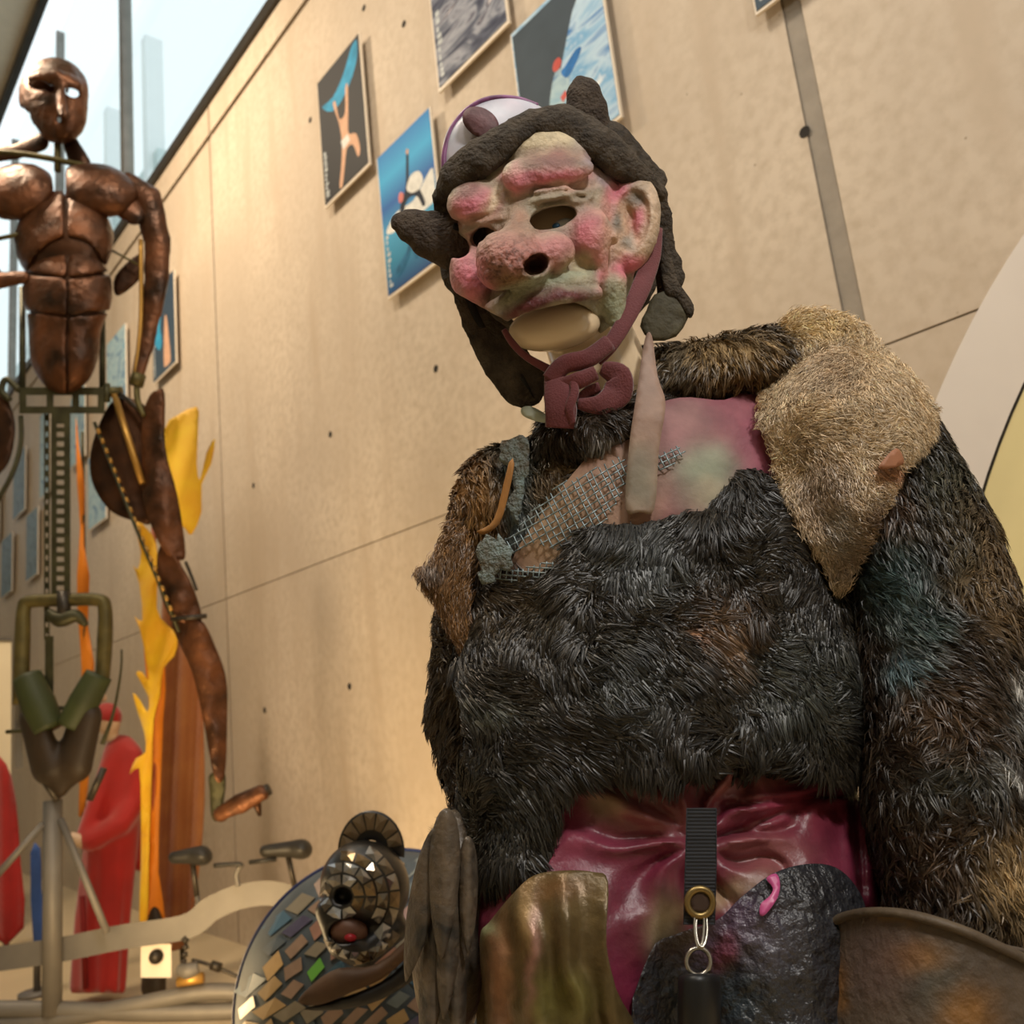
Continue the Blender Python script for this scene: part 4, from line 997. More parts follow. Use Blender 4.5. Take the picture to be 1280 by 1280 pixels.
ring(874, 1154, HK + 6, 6, 30, 0.0013, 'split_ring', STEEL, 8, tag_root); ring(877, 1160, HK + 7, 7, 24, 0.0013, 'split_ring', STEEL, 8, tag_root)
ring(873, 1202, HK + 4, 15, 17, 0.0022, 'key_ring', STEEL, 2, tag_root)
prof = [(0, 1217), (20, 1217), (26, 1221), (27, 1228), (27, 1330), (0, 1334)]
V = []; F = []
for r, y in prof:
    for k in range(20): V.append(S1(874 + r * math.cos(2 * math.pi * k / 20), y, HK + 2 + r * math.sin(2 * math.pi * k / 20)))
for i in range(len(prof) - 1):
    for k in range(20): F.append((i * 20 + k, i * 20 + (k + 1) % 20, (i + 1) * 20 + (k + 1) % 20, (i + 1) * 20 + k))
to_obj('black_tube', np.array(V), F, RUB, tag_root)

# plinth under the figure
bpy.context.view_layer.update(); zb = min((o.matrix_world @ v.co).z for o in fig.children if o.name.startswith('boot') for v in o.data.vertices) - .002; pc = np.array(fig['_w'])
V, F = box(pc[0] - .5, pc[0] + .5, pc[1] - .45, pc[1] + .45, 0, zb)
PLN = mat('grey_plinth', c(150, 140, 125), .7, var=.04)
tag(to_obj('plinth', V, F, PLN, smooth=False), 'low grey display plinth carrying the masked mannequin', 'plinth')
# ------------------------------------------------------------------ copper man on a steel post
S4 = Space(4.3)
U4 = S4.unit()
def st(S, pts, r, name, m, parent, sides=10, n=5, **k):
    """tube through (x, y, h) frame points, radius in frame units"""
    c_ = catmull(pts, n) if len(pts) > 2 else np.asarray(pts, float)
    rr = np.interp(np.linspace(0, 1, len(c_)), np.linspace(0, 1, len(np.atleast_1d(r))), np.atleast_1d(r)) * S.unit()
    V, F = tube(S.pts(c_), rr, sides, **k)
    return to_obj(name, V, F, m, parent)
def sbox(S, x0, x1, y0, y1, h0, h1):
    V = np.array([S(x, y, h) for x in (x0, x1) for y in (y0, y1) for h in (h0, h1)])
    return V, [(0, 1, 3, 2), (4, 6, 7, 5), (0, 4, 5, 1), (2, 3, 7, 6), (0, 2, 6, 4), (1, 5, 7, 3)]
def floor_at(S, x, y, h=0):
    p = S(x, y, h); return np.array([p[0], p[1], 0.0])
COP = mat('hammered_copper', c(116, 72, 44), 0.42, 0.6, var=.3, scale=7, second=c(48, 34, 24), bump=.9, bscale=22, rvar=.12)
COPD = mat('dark_copper', c(84, 54, 34), 0.45, 0.7, var=.3, scale=8, second=c(40, 28, 20), bump=.4, bscale=20)
OLV = mat('olive_bronze', c(104, 94, 54), 0.5, 0.5, var=.25, scale=14)
OLVD = mat('dark_olive_steel', c(74, 72, 48), 0.5, 0.5, var=.25, scale=14)
BRASSR = mat('brass_rod', c(196, 150, 76), 0.4, 0.7)
GRN_B = mat('green_boot_leather', c(50, 58, 24), 0.6, var=.2)
DARKL = mat('dark_brown_leather', c(46, 34, 20), 0.6, var=.2)
STEELP = mat('galvanised_steel', c(112, 108, 102), 0.55, 0.3, var=.08, scale=10)

man = empty('copper_figure', S4(66, 1010, 0)); tag(man, 'hollow hammered copper man with mechanical spine mounted high on a steel post', 'sculpture')
def head_sdf(p):
    d = smin(ell(p, (67, 118, 0), (44, 46, 42)), ell(p, (76, 148, 6), (32, 32, 32)), 12)
    d = smin(d, chain(p, [(42, 96, 34, 8), (70, 92, 40, 7), (95, 106, 32, 8)]), 8)
    d = smin(d, chain(p, [(75, 105, 38, 5), (79, 142, 52, 7)]), 7)
    d = smax(d, -ell(p, (70, 125, -4), (38, 50, 36)), 3)
    d = smax(d, -ell(p, (48, 106, 36), (13, 6, 24), 8), 2); d = smax(d, -ell(p, (91, 116, 36), (11, 6, 24), 20), 2)
    d = smax(d, -ell(p, (62, 111, 44), (7, 5, 20), 8), 2)
    d = smax(d, -ell(p, (74, 150, 46), (3, 6, 24)), 2)
    d = smax(d, -ell(p, (30, 150, 10), (8, 16, 40)), 2)
    return d - 1.2 * fbm(p[0] / 9, p[1] / 9, p[2] / 9, 3, 2)
hd = S4.sdf(head_sdf, (15, 60, -50), (120, 190, 66), 2.6, 'head', COP, man)[0]
S4.sdf(lambda p: smax(chain(p, [(88, 178, -4, 10), (100, 205, -10, 14)], .5), -100 + 0 * p[0], 1), (60, 150, -30), (130, 230, 20), 3, 'neck_plate', COPD, man)
S4.sdf(lambda p: chain(p, [(50, 178, -20, 12), (20, 190, -20, 10), (-20, 195, -20, 10)], .5), (-40, 160, -40), (75, 215, 10), 3, 'neck_plate', COPD, man)
st(S4, [(-30, 190, 8), (20, 192, 8), (72, 200, 8), (150, 218, 4)], 4, 'collar_bar', OLV, man)
st(S4, [(72, 168, 4), (72, 214, 4)], 4.5, 'neck_post', OLV, man)
def plate(fn, lo, hi, name, m=COP, step=3.4, th=5, hollow=True):
    def g(p):
        d = fn(p) - 1.5 * fbm(p[0] / 14, p[1] / 14, p[2] / 14, 7, 2)
        return d
    return S4.sdf(g, lo, hi, step, name, m, man)[0]
plate(lambda p: smax(ell(p, (120, 238, 4), (54, 34, 34), 10), ell(p, (74, 235, 0), (8, 60, 80)) * -1, 4), (60, 190, -40), (185, 285, 46), 'chest_plate')
plate(lambda p: smax(ell(p, (22, 240, 4), (50, 36, 34), -6), ell(p, (74, 235, 0), (8, 60, 80)) * -1, 4), (-40, 190, -40), (80, 290, 46), 'chest_plate')
plate(lambda p: chain(p, [(150, 250, 6, 20), (168, 268, 8, 14)], .7), (120, 225, -20), (195, 295, 30), 'chest_plate')
def rib(sx):
    return lambda p: smax(smax(ell(p, (80, 300, 4), (62, 62, 44)), (p[0] - 82) * sx + 2, 2), -ell(p, (84, 365, 30), (52, 72, 60)), 3)
plate(rib(1), (10, 230, -50), (90, 370, 56), 'rib_plate'); plate(rib(-1), (76, 230, -50), (150, 370, 56), 'rib_plate')
def abd(p): return smax(smin(ell(p, (84, 365, 10), (56, 66, 44)), ell(p, (80, 430, 6), (44, 62, 38)), 16), (300 - p[1]) * .6, 4)
for nm, y0, y1, sx in (('belly_plate', 292, 346, 1), ('belly_plate', 292, 346, -1), ('belly_plate', 349, 394, 1), ('belly_plate', 349, 394, -1), ('belly_plate', 397, 492, 1), ('belly_plate', 397, 492, -1)):
    plate(lambda p: smax(smax(smax(abd(p), y0 - p[1] - .12 * np.abs(p[0] - 84), 2.5), p[1] + .12 * np.abs(p[0] - 84) - y1, 2.5), (p[0] - 84) * sx + .8, 2.5), (20, 285, -45), (146, 496, 62), nm, step=3.0)
plate(lambda p: smin(abd(p), smax(ell(p, (80, 300, 4), (62, 62, 44)), p[1] - 350, 2), 8) + 5, (20, 235, -50), (146, 496, 62), 'torso_core', COPD, 4)
plate(lambda p: chain(p, [(160, 226, 0, 12), (184, 250, 0, 19), (196, 300, 0, 17), (196, 345, 2, 16), (190, 390, 4, 13)], .7), (135, 205, -30), (225, 412, 30), 'upper_arm')
plate(lambda p: chain(p, [(190, 388, 4, 12), (182, 430, 8, 11), (172, 474, 12, 8)], .7), (155, 370, -14), (212, 492, 30), 'forearm')
st(S4, [(176, 300, 10), (176, 400, 12), (168, 478, 14)], 3, 'arm_rod', BRASSR, man)
st(S4, [(174, 468, 12), (170, 482, 12)], 9, 'wrist_cuff', OLV, man)
st(S4, [(171, 480, 12), (172, 500, 14), (180, 520, 18)], [4, 4, 3], 'hand_rod', OLV, man)
patch(S4, 'elbow_vane', [(144, 345), (172, 318), (178, 330), (172, 352), (146, 370)], lambda x, y: -14 + 0 * x, COPD, man, thick=5, step=8)
st(S4, [(138, 312, 0), (175, 332, 0)], 1.6, 'brace_rod', OLV, man)
# the other arm, cut by the left edge
plate(lambda p: chain(p, [(-25, 240, 0, 18), (-30, 320, 10, 16), (-5, 352, 20, 12), (30, 346, 26, 8)], .7), (-60, 210, -30), (48, 380, 46), 'forearm')
st(S4, [(-10, 300, 6), (28, 292, 16)], 3, 'brace_rod', OLV, man)
# flanks of the waist, pelvis frame
for x in (28, 128): st(S4, [(x, 360, -24), (x, 500, -10)], 4, 'side_strut', OLVD, man)
pf = []
pf.append(sbox(S4, 24, 130, 484, 494, -14, 8)); pf.append(sbox(S4, 24, 130, 508, 517, -14, 8))
for x in (24, 58, 90, 122): pf.append(sbox(S4, x, x + 9, 484, 517, -14, 8))
V, F = cat_mesh(pf); to_obj('pelvis_frame', V, F, OLVD, man, smooth=False)
st(S4, [(128, 490, 0), (152, 490, 0)], 7, 'hip_joint', OLV, man); st(S4, [(134, 480, 6), (134, 502, 6)], 4, 'hip_pin', OLVD, man)
st(S4, [(24, 488, 0), (8, 474, 0), (2, 488, 0), (12, 500, 0)], 4, 'hip_hook', OLVD, man)
# spine: perforated column of rails and rungs
V, F = cat_mesh([sbox(S4, 64, 71, 515, 752, -8, 8), sbox(S4, 80, 88, 515, 752, -8, 8), sbox(S4, 64, 88, 515, 530, -8, 8)]); sp_ = to_obj('spine_column', V, F, OLVD, man, smooth=False)
for k in range(18):
    y = 534 + k * 12
    V, F = sbox(S4, 70, 81, y, y + 6, -7, 7); to_obj('spine_rung', V, F, OLVD, sp_, smooth=False)
V, F = cat_mesh([sbox(S4, 55, 57, 515, 800, -12, -6), sbox(S4, 60, 62, 515, 800, -12, -6)] + [sbox(S4, 56, 61, 518 + 14 * k, 526 + 14 * k, -12, -6) for k in range(20)]); to_obj('rack_rail', V, F, OLVD, man, smooth=False)
# yoke at the bottom of the spine
st(S4, [(26, 880, 6), (28, 800, 6), (30, 760, 6), (38, 752, 6), (80, 750, 6), (122, 750, 6), (131, 760, 6), (131, 800, 6), (128, 850, 6)], [9, 9, 8, 8, 8, 8, 8, 9, 8], 'yoke', OLV, man, n=6)
st(S4, [(60, 765, 10), (75, 775, 14), (95, 770, 12), (108, 782, 10)], [5, 9, 8, 3], 'yoke_clamp', OLVD, man)
st(S4, [(80, 740, 10), (80, 776, 12)], 8, 'yoke_clamp', DARKMET, man)
V, F = sbox(S4, 56, 67, 795, 890, -10, 0); to_obj('yoke_plate', V, F, OLVD, man, smooth=False)
V, F = sbox(S4, 18, 28, 798, 960, -14, -6); to_obj('yoke_plate', V, F, STEELP, man, smooth=False)
st(S4, [(34, 846, 12), (48, 880, 14), (62, 912, 14)], [16, 19, 17], 'boot', GRN_B, man, sides=12); st(S4, [(124, 843, 12), (106, 876, 14), (88, 908, 14)], [16, 18, 16], 'boot', GRN_B, man, sides=12)
S4.sdf(lambda p: smin(chain(p, [(42, 900, 6, 18), (60, 960, 4, 22), (72, 985, 0, 10)]), chain(p, [(108, 895, 6, 20), (92, 955, 4, 24), (74, 985, 0, 10)]), 10), (10, 870, -30), (140, 1005, 34), 4, 'pelvis_cone', DARKL, man)
st(S4, [(8, 915, 4), (44, 912, 4)], 2.5, 'cross_rod', OLVD, man); st(S4, [(70, 885, 0), (84, 885, 0)], 2.5, 'cross_rod', OLVD, man)
st(S4, [(152, 812, 0), (151, 840, 0), (142, 890, 0), (128, 930, 0)], [1.2, 1.4, 2, 3], 'whip_rod', OLVD, man)
st(S4, [(48, 965, 8), (72, 1000, 6)], 4, 'lower_strut', DARKMET, man); st(S4, [(130, 960, 4), (112, 1000, 4)], 4, 'lower_strut', DARKMET, man)
# raised leg with thigh disc, hammered shin and foot
patch(S4, 'thigh_disc', [(142, 500), (170, 500), (188, 520), (196, 580), (190, 650), (172, 652), (140, 640), (118, 610), (112, 575), (122, 535)], lambda x, y: -16 + 8 * np.cos((x - 150) / 30), COPD, man, thick=5, step=9)
patch(S4, 'thigh_disc', [(-20, 480), (2, 486), (14, 510), (19, 535), (14, 570), (2, 590), (-20, 600)], lambda x, y: -6 + 0 * x, COPD, man, thick=6, step=9)
def leg_h(x, y): return 12 + 0.10 * (y - 500) * 0 + 10 * fbm(x / 30, y / 30, 0, 91)
patch(S4, 'thigh_plate', [(178, 522), (186, 496), (196, 488), (206, 492), (207, 560), (222, 620), (232, 690), (224, 700), (206, 690), (190, 660), (178, 620), (177, 570)], lambda x, y: 14 + 8 * np.cos((x - 198) / 14) + 5 * fbm(x / 16, y / 16, 0, 91), COP, man, thick=8, step=6)
patch(S4, 'knee_plate', [(200, 684), (206, 680), (236, 722), (252, 768), (246, 778), (216, 774), (200, 740), (196, 700)], lambda x, y: 12 + 8 * np.cos((x - 222) / 14) + 5 * fbm(x / 16, y / 16, 0, 92), COP, man, thick=8, step=6)
patch(S4, 'shin_plate', [(216, 776), (250, 774), (270, 810), (283, 850), (284, 900), (281, 968), (268, 972), (254, 900), (240, 840), (222, 800)], lambda x, y: 14 + 8 * np.cos((x - 255 - .12 * (y - 870)) / 13) + 5 * fbm(x / 16, y / 16, 0, 93), COP, man, thick=8, step=6)
patch(S4, 'ankle_plate', [(262, 968), (281, 966), (280, 1000), (272, 1026), (264, 1020), (262, 990)], lambda x, y: 12 + 0 * x, OLVD, man, thick=7, step=7)
st(S4, [(232, 702, 22), (240, 722, 22), (246, 738, 22)], 2, 'knee_strap', DARKMET, man); st(S4, [(214, 774, 24), (258, 770, 24)], 3, 'shin_strap', DARKMET, man)
st(S4, [(143, 494, 6), (178, 604, 20)], 4.2, 'push_rod', BRASSR, man)
st(S4, [(150, 492, 4), (186, 522, 14)], 3, 'push_rod', DARKMET, man)
V, F = cat_mesh([tube(S4.pts([(118, 528, 4), (168, 655, 16), (224, 790, 22)]), 2.2 * U4, 6)]); cr_ = to_obj('toothed_rod', V, F, OLVD, man)
for k in range(20):
    t = k / 20; x = 122 + t * 100; y = 536 + t * 246
    V, F = tube(S4.pts([(x, y, 7 + 16 * t), (x + 2.4, y + 6, 7 + 16 * t)]), 2.5 * U4, 6); to_obj('rod_tooth', V, F, BRASSR, cr_)
st(S4, [(26, 520, 2), (26, 555, 4), (14, 595, 8), (-12, 640, 12)], 3, 'pull_rod', OLVD, man)
S4.sdf(lambda p: smax(chain(p, [(276, 1018, 14, 10), (300, 1006, 18, 14), (326, 992, 20, 11)], .8), -chain(p, [(288, 1026, 14, 5), (330, 1002, 14, 5)], 1.6), 2), (260, 975, -6), (345, 1040, 42), 2.2, 'foot', COP, man)
st(S4, [(330, 990, 20), (337, 986, 20)], 7, 'toe_cap', DARKMET, man); st(S4, [(320, 1000, 18), (325, 1020, 18)], [6, 2], 'foot_spur', COPD, man)

# ------------------------------------------------------------------ steel pedal frame the copper man stands on
fr = empty('pedal_frame', floor_at(S4, 66, 1265)); tag(fr, 'grey steel pedal vehicle frame with arch, post and two black saddles', 'pedal vehicle')
pb = S4(66, 1265, 0)
zf = lambda x, y: S4(x, y, 0)[2]
st(S4, [(66, 1000, -4), (65, 1268, -4)], 10.5, 'post', STEELP, fr, sides=14)
st(S4, [(76, 1024, 4), (134, 1166, 14)], 4, 'brace', STEELP, fr); st(S4, [(54, 1030, 4), (-20, 1112, 14)], 4, 'brace', STEELP, fr)
top_ = catmull([(-40, 1188), (60, 1174), (150, 1156), (226, 1144), (254, 1124), (292, 1107), (335, 1101), (375, 1110), (420, 1134), (462, 1172)], 6)
nb = np.gradient(top_, axis=0); nb = np.stack([-nb[:, 1], nb[:, 0]], 1); nb /= np.linalg.norm(nb, axis=1, keepdims=True); bot_ = top_ + nb * 31
rows = np.concatenate([S4(q[:, 0], q[:, 1], np.full(len(q), hh)) for q, hh in ((top_, -12), (bot_, -12), (bot_, -24), (top_, -24))]); n = len(top_)
to_obj('side_beam', rows, [(a * n + i, b * n + i, b * n + i + 1, a * n + i + 1) for a, b in ((0, 1), (1, 2), (2, 3), (3, 0)) for i in range(n - 1)] + [(0, 3 * n, 2 * n, n), (n - 1, 2 * n - 1, 3 * n - 1, 4 * n - 1)], STEELP, fr, smooth=False)
for pts in ([(-60, 1284), (60, 1276), (160, 1258), (262, 1240), (340, 1246)], [(-40, 1262), (60, 1262), (200, 1266), (330, 1262)]):
    st(S4, [(x, y, -6) for x, y in pts], 9, 'floor_rail', STEELP, fr)
V, F = sbox(S4, 176, 214, 1180, 1222, -24, -20); to_obj('axle_plate', V, F, POST_EDGE, fr, smooth=False)
st(S4, [(195, 1196, -20), (195, 1196, -16)], 8, 'axle_hole', DARKMET, fr, sides=14)
SAD = mat('black_saddle', c(40, 38, 34), .5, var=.15)
for (x0, x1, y, yp, xb, yb) in ((210, 263, 1070, 1075, 246, 1120), (324, 388, 1062, 1070, 370, 1115)):
    sd_ = S4.sdf(lambda p: smin(chain(p, [(x0 + 8, y + 2, 0, 8), ((x0 + x1) / 2, y, 0, 10), (x1 - 10, y - 2, 0, 11)], 1.3), ell(p, (x1 - 12, y + 1, 0), (14, 11, 20)), 6), (x0 - 10, y - 22, -30), (x1 + 12, y + 24, 30), 2.6, 'saddle', SAD, fr)[0]
    st(S4, [((x0 + x1) / 2 + 4, yp, -2), (xb, yb, -4)], 3.2, 'seat_post', DARKMET, sd_)
    st(S4, [(xb, yb, -22), (xb + 8, yb + 46, -22)], 3.0, 'seat_tube', STEELP, sd_)
st(S4, [(268, 1082, 0), (296, 1080, 4), (302, 1082, 4)], 2.6, 'handlebar', SAD, fr); st(S4, [(312, 1078, 0), (345, 1074, 4)], 2.6, 'handlebar', SAD, fr)
st(S4, [(303, 1080, 0), (296, 1092, 0), (298, 1108, 0)], 2.8, 'handlebar_stem', STEELP, fr)
for k in range(6):
    st(S4, [(229 + 2 * math.sin(k), 1172 + 9 * k, -12), (232 + 2 * math.cos(k), 1178 + 9 * k, -12)], 3.2, 'chain_link', DARKMET, fr)
st(S4, [(224, 1212, -4), (236, 1214, 0), (248, 1210, -2)], [6, 9, 7], 'pedal_hub', STEELP, fr); st(S4, [(222, 1228, 0), (254, 1222, 0)], [5, 6], 'pedal_block', BRASSR, fr)
st(S4, [(240, 1200, -16), (262, 1206, -16), (300, 1222, -16)], 2, 'brake_cable', DARKMET, fr); st(S4, [(264, 1206, -14), (276, 1210, -14)], 5, 'pedal_crank', DARKMET, fr)
for xx in (66, 330): 
    q = S4(xx, 1262, -6); V, F = tube(np.array([q, [q[0], q[1], 0.02]]), 0.03, 10); to_obj('floor_foot', V, F, STEELP, fr)

# ------------------------------------------------------------------ costumes further back
S5 = Space(5.35)
REDC = mat('red_felt', c(168, 24, 18), .75, var=.15, scale=5, sheen=.3); REDD = mat('dark_red_felt', c(120, 16, 14), .8, var=.1)
PALEM = mat('pale_mannequin', c(210, 180, 150), .5)
rob = empty('robed_mannequin', floor_at(S5, 125, 1240)); tag(rob, 'mannequin in a long red robe behind the steel post', 'mannequin')
def robe(p):
    d = chain(p, [(152, 940, 0, 22), (148, 1000, 0, 30), (138, 1060, 0, 34), (128, 1150, 0, 34), (122, 1236, 0, 34)], .8)
    d = smin(d, chain(p, [(166, 945, 8, 14), (168, 1000, 14, 16), (150, 1030, 26, 14), (112, 1052, 34, 13)], .9), 8)
    d = smin(d, chain(p, [(140, 948, 8, 12), (122, 1000, 20, 12), (104, 1048, 30, 10)], .9), 8)
    d = smin(d, chain(p, [(170, 1000, -14, 14), (176, 1080, -14, 10)], .8), 8)
    d = smax(d, p[1] - 1240, 4)
    ang = np.arctan2(p[2], p[0] - 128)
    return d - 2.2 * np.sin(ang * 9) * np.clip((p[1] - 1030) / 150, 0, 1)
S5.sdf(robe, (70, 905, -50), (205, 1250, 60), 4, 'robe', REDC, rob)
S5.sdf(lambda p: smin(ell(p, (136, 902, 2), (15, 19, 15)), chain(p, [(138, 915, 0, 8), (146, 935, 0, 9)]), 4), (115, 875, -20), (165, 950, 24), 3, 'body', PALEM, rob)
S5.sdf(lambda p: smax(ell(p, (134, 896, 0), (19, 18, 19)), -(902 - p[1] + .3 * (p[0] - 134)), 2), (110, 870, -22), (158, 925, 24), 3, 'cap', REDC, rob)
S5.sdf(lambda p: ell(p, (129, 872, 0), (5, 6, 5)), (120, 862, -8), (138, 882, 8), 2.5, 'cap_button', PALEM, rob)
st(S5, [(108, 1054, 34), (98, 1050, 38), (88, 1044, 38)], [6, 7, 4], 'hand', PALEM, rob)
st(S5, [(103, 1120, 30), (107, 1236, 30)], 3, 'robe_band', REDD, rob)
# yellow flame banner: upper flag and feathered strip on a pole
YEL = mat('yellow_cloth', c(240, 196, 26), .6, var=.12, scale=6, second=c(232, 168, 18), sheen=.3); ORC = mat('orange_cloth', c(224, 130, 22), .6, var=.12, scale=5)
S6 = Space(5.0)
fb = empty('flame_banner', floor_at(S6, 185, 1235)); tag(fb, 'tall yellow flame shaped cloth banner behind the copper leg', 'banner')
wav = lambda a, b: (lambda x, y: a + 5 * np.sin((x + .3 * y) / b))
patch(S6, 'flag', [(206, 536), (220, 520), (246, 508), (248, 530), (246, 580), (250, 600), (258, 566), (269, 548), (264, 580), (252, 606), (252, 640), (240, 668), (232, 662), (216, 640), (206, 600)], wav(0, 9), YEL, fb, thick=2, step=7, smooth_n=2)
patch(S6, 'flame_strip', [(168, 650), (190, 668), (198, 700), (196, 760), (208, 780), (222, 795), (218, 820), (204, 835), (200, 870), (192, 900), (190, 960), (188, 1010), (186, 1080), (184, 1150), (174, 1150), (176, 1080), (176, 1010), (174, 960), (162, 968), (170, 948), (182, 940), (180, 915), (172, 890), (166, 866), (176, 876), (184, 890), (186, 872), (170, 842), (178, 840), (186, 850), (182, 820), (174, 785), (168, 770), (178, 776), (174, 730), (166, 706), (172, 712), (176, 690)], wav(0, 8), YEL, fb, thick=2, step=7, smooth_n=2)
patch(S6, 'flame_lining', [(178, 780), (206, 830), (204, 900), (200, 1000), (198, 1090), (206, 1148), (180, 1150), (184, 1000), (186, 880)], wav(-8, 10), ORC, fb, thick=2, step=9, smooth_n=2)
st(S6, [(192, 660, -14), (194, 900, -14), (190, 1146, -14)], 3, 'banner_pole', mat('banner_pole_wood', c(150, 70, 24), .6), fb)
S6.sdf(lambda p: chain(p, [(192, 1140, -10, 8), (194, 1160, -10, 14), (192, 1236, -10, 16)], .8), (168, 1125, -32), (220, 1244, 12), 4, 'banner_foot', DARKL, fb)
S7 = Space(5.9)
ob = empty('orange_streamer', floor_at(S7, 105, 1200)); tag(ob, 'thin orange cloth streamer right of the perforated spine', 'streamer')
patch(S7, 'streamer', [(95, 520), (99, 560), (106, 610), (105, 680), (112, 720), (110, 780), (118, 830), (114, 860), (106, 900), (112, 960), (106, 1010), (98, 1020), (100, 960), (98, 900), (102, 840), (98, 780), (96, 720), (100, 660), (96, 600)], wav(0, 7), ORC, ob, thick=2, step=8, smooth_n=2)
st(S7, [(103, 540, -6), (106, 800, -6), (104, 1170, -6)], 2, 'streamer_pole', OLVD, ob)
q = S7(104, 1170, -6); V, F = tube(np.array([q, [q[0], q[1], 0.01]]), 0.012, 8); to_obj('streamer_pole', V, F, OLVD, ob)
# long rust brown sheet with wavy folds, standing in front of the wall
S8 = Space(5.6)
BRC = mat('rust_brown', c(168, 112, 60), .7, var=.2, scale=3, second=c(136, 74, 36), sheen=.3)
bc = empty('brown_sheet', floor_at(S8, 220, 1150)); tag(bc, 'rust brown sheet with long folds behind the copper shin', 'cloth')
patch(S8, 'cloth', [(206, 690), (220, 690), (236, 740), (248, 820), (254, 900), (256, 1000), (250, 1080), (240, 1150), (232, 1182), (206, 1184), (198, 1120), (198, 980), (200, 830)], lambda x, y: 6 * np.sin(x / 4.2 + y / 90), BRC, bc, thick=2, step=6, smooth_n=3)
q0 = S8(216, 700, -10); V, F = tube(np.array([q0, [q0[0], q0[1], 0.01]]), 0.015, 8); to_obj('sheet_pole', V, F, OLVD, bc)
# things at the far left edge
S9 = Space(6.6)
for (xs, cl, nm, lb, cat_, SS) in (([(-14, 960), (8, 955), (20, 1000), (26, 1080), (30, 1160), (-14, 1168)], REDC, 'red_coat', 'bright red coat on a stand cut by the left edge', 'coat', Space(6.6)), ([(38, 1066), (50, 1060), (52, 1110), (56, 1176), (42, 1184)], mat('blue_cloth', c(52, 84, 150), .7, var=.1), 'blue_cloth', 'narrow blue cloth hanging left of the steel post', 'cloth', Space(5.6))):
    t = empty(nm, floor_at(SS, xs[0][0] + 15, 1170)); tag(t, lb, cat_)
    patch(SS, 'drape', xs, lambda x, y: 4 * np.sin(x / 4), cl, t, thick=8, step=6, puff=5, puff_r=6, smooth_n=2)
    q0 = SS(np.mean([p[0] for p in xs]), 1060, -10); V, F = tube(np.array([q0, [q0[0], q0[1], 0.01]]), 0.02, 8); to_obj('stand_pole', V, F, STEELP, t)
    V, F = tube(np.array([[q0[0], q0[1], 0.0], [q0[0], q0[1], 0.02]]), 0.10, 16); to_obj('stand_base', V, F, STEELP, t)
S10 = Space(7.5)
lb_ = empty('light_box', floor_at(S10, 0, 1180)); tag(lb_, 'tall bright white display case at the left edge', 'display case')
V, F = sbox(S10, -60, 14, 800, 1130, -20, 0); LBM = mat('display_white', c(236, 222, 190), .5, var=.02)
V[:, 2] = np.where(V[:, 2] < 0.9, 0.0, V[:, 2]); to_obj('case', V, F, LBM, lb_, smooth=False)
V, F = sbox(S10, -60, 16, 796, 801, -22, 2); to_obj('case_lid', V, F, STEELP, lb_, smooth=False)

# ------------------------------------------------------------------ mosaic shell costume with mirrored helmet
S2 = Space(2.6)
ms = empty('mosaic_shell', floor_at(S2, 500, 1270)); tag(ms, 'round mosaic tiled shell with blue edging below the mirrored helmet', 'costume')
SHB = mat('shell_base', c(82, 92, 98), .6, var=.2, scale=10)
CX, CY, RX = 497, 1275, 204
def shell_sdf(p):
    d = ell(p, (CX, CY, -60), (RX, RX + 8, 120))
    return smax(d, p[1] - 1500, 8)
S2.sdf(shell_sdf, (280, 1050, -200), (720, 1510, 80), 9, 'shell', SHB, ms)
tc_ = [c(176, 146, 100), c(166, 134, 90), c(186, 150, 96), c(112, 122, 122), c(58, 92, 112), c(78, 74, 98), c(150, 124, 104), c(136, 126, 106), c(156, 116, 98), c(70, 84, 96), c(132, 142, 130)]
TM = [mat('mosaic_tile', q, .3, var=.08, scale=30, coat=.3) for q in tc_]; TGR = mat('mosaic_tile_green', c(104, 170, 70), .35, var=.05)
def ell_front(x, y):
    k = 1 - ((x - CX) / RX) ** 2 - ((y - CY) / (RX + 8)) ** 2
    return -60 + 120 * np.sqrt(np.clip(k, 0, 1))
tr = random.Random(4)
for i in range(-9, 10):
    for j in range(-14, 15):
        uu, vv = i * 38.0 + (j % 2) * 17, j * 19.0
        a = math.radians(-40)
        x, y = CX + uu * math.cos(a) - vv * math.sin(a), CY + uu * math.sin(a) + vv * math.cos(a)
        r2 = ((x - CX) / RX) ** 2 + ((y - CY) / (RX + 8)) ** 2
        if r2 > 0.9 or y > 1330 or x > 620: continue
        w, h_ = 16 + tr.uniform(-5, 1.5), 7.6 + tr.uniform(-2, .8); b = a + tr.uniform(-.16, .16); sk = tr.uniform(-5, 5)
        cs = [(x + (sx * w + sy * sk) * math.cos(b) - sy * h_ * math.sin(b), y + (sx * w + sy * sk) * math.sin(b) + sy * h_ * math.cos(b)) for sx, sy in ((-1, -1), (1, -1), (1, 1), (-1, 1))]
        X = np.array([q[0] for q in cs]); Y = np.array([q[1] for q in cs]); H = ell_front(X, Y)
        V = np.concatenate([S2(X, Y, H + 3), S2(X, Y, H - 4)])
        F = [(3, 2, 1, 0), (4, 5, 6, 7)] + [(k, (k + 1) % 4, 4 + (k + 1) % 4, 4 + k) for k in range(4)]
        m_ = TGR if (abs(x - 388) < 20 and abs(y - 1208) < 11) else TM[tr.choice([0, 0, 1, 2, 3, 4, 5, 6, 7, 8, 9, 0, 1, 7, 6])]
        to_obj('tile', V, F, m_, ms, smooth=False)
a = np.linspace(math.pi * .98, math.pi * 1.6, 40)
V, F = tube(S2(CX + RX * np.cos(a), CY + (RX + 8) * np.sin(a), -58 + 0 * a), 3.2 * S2.unit(), 8); to_obj('edging', V, F, mat('navy_edging', c(44, 54, 96), .4), ms)
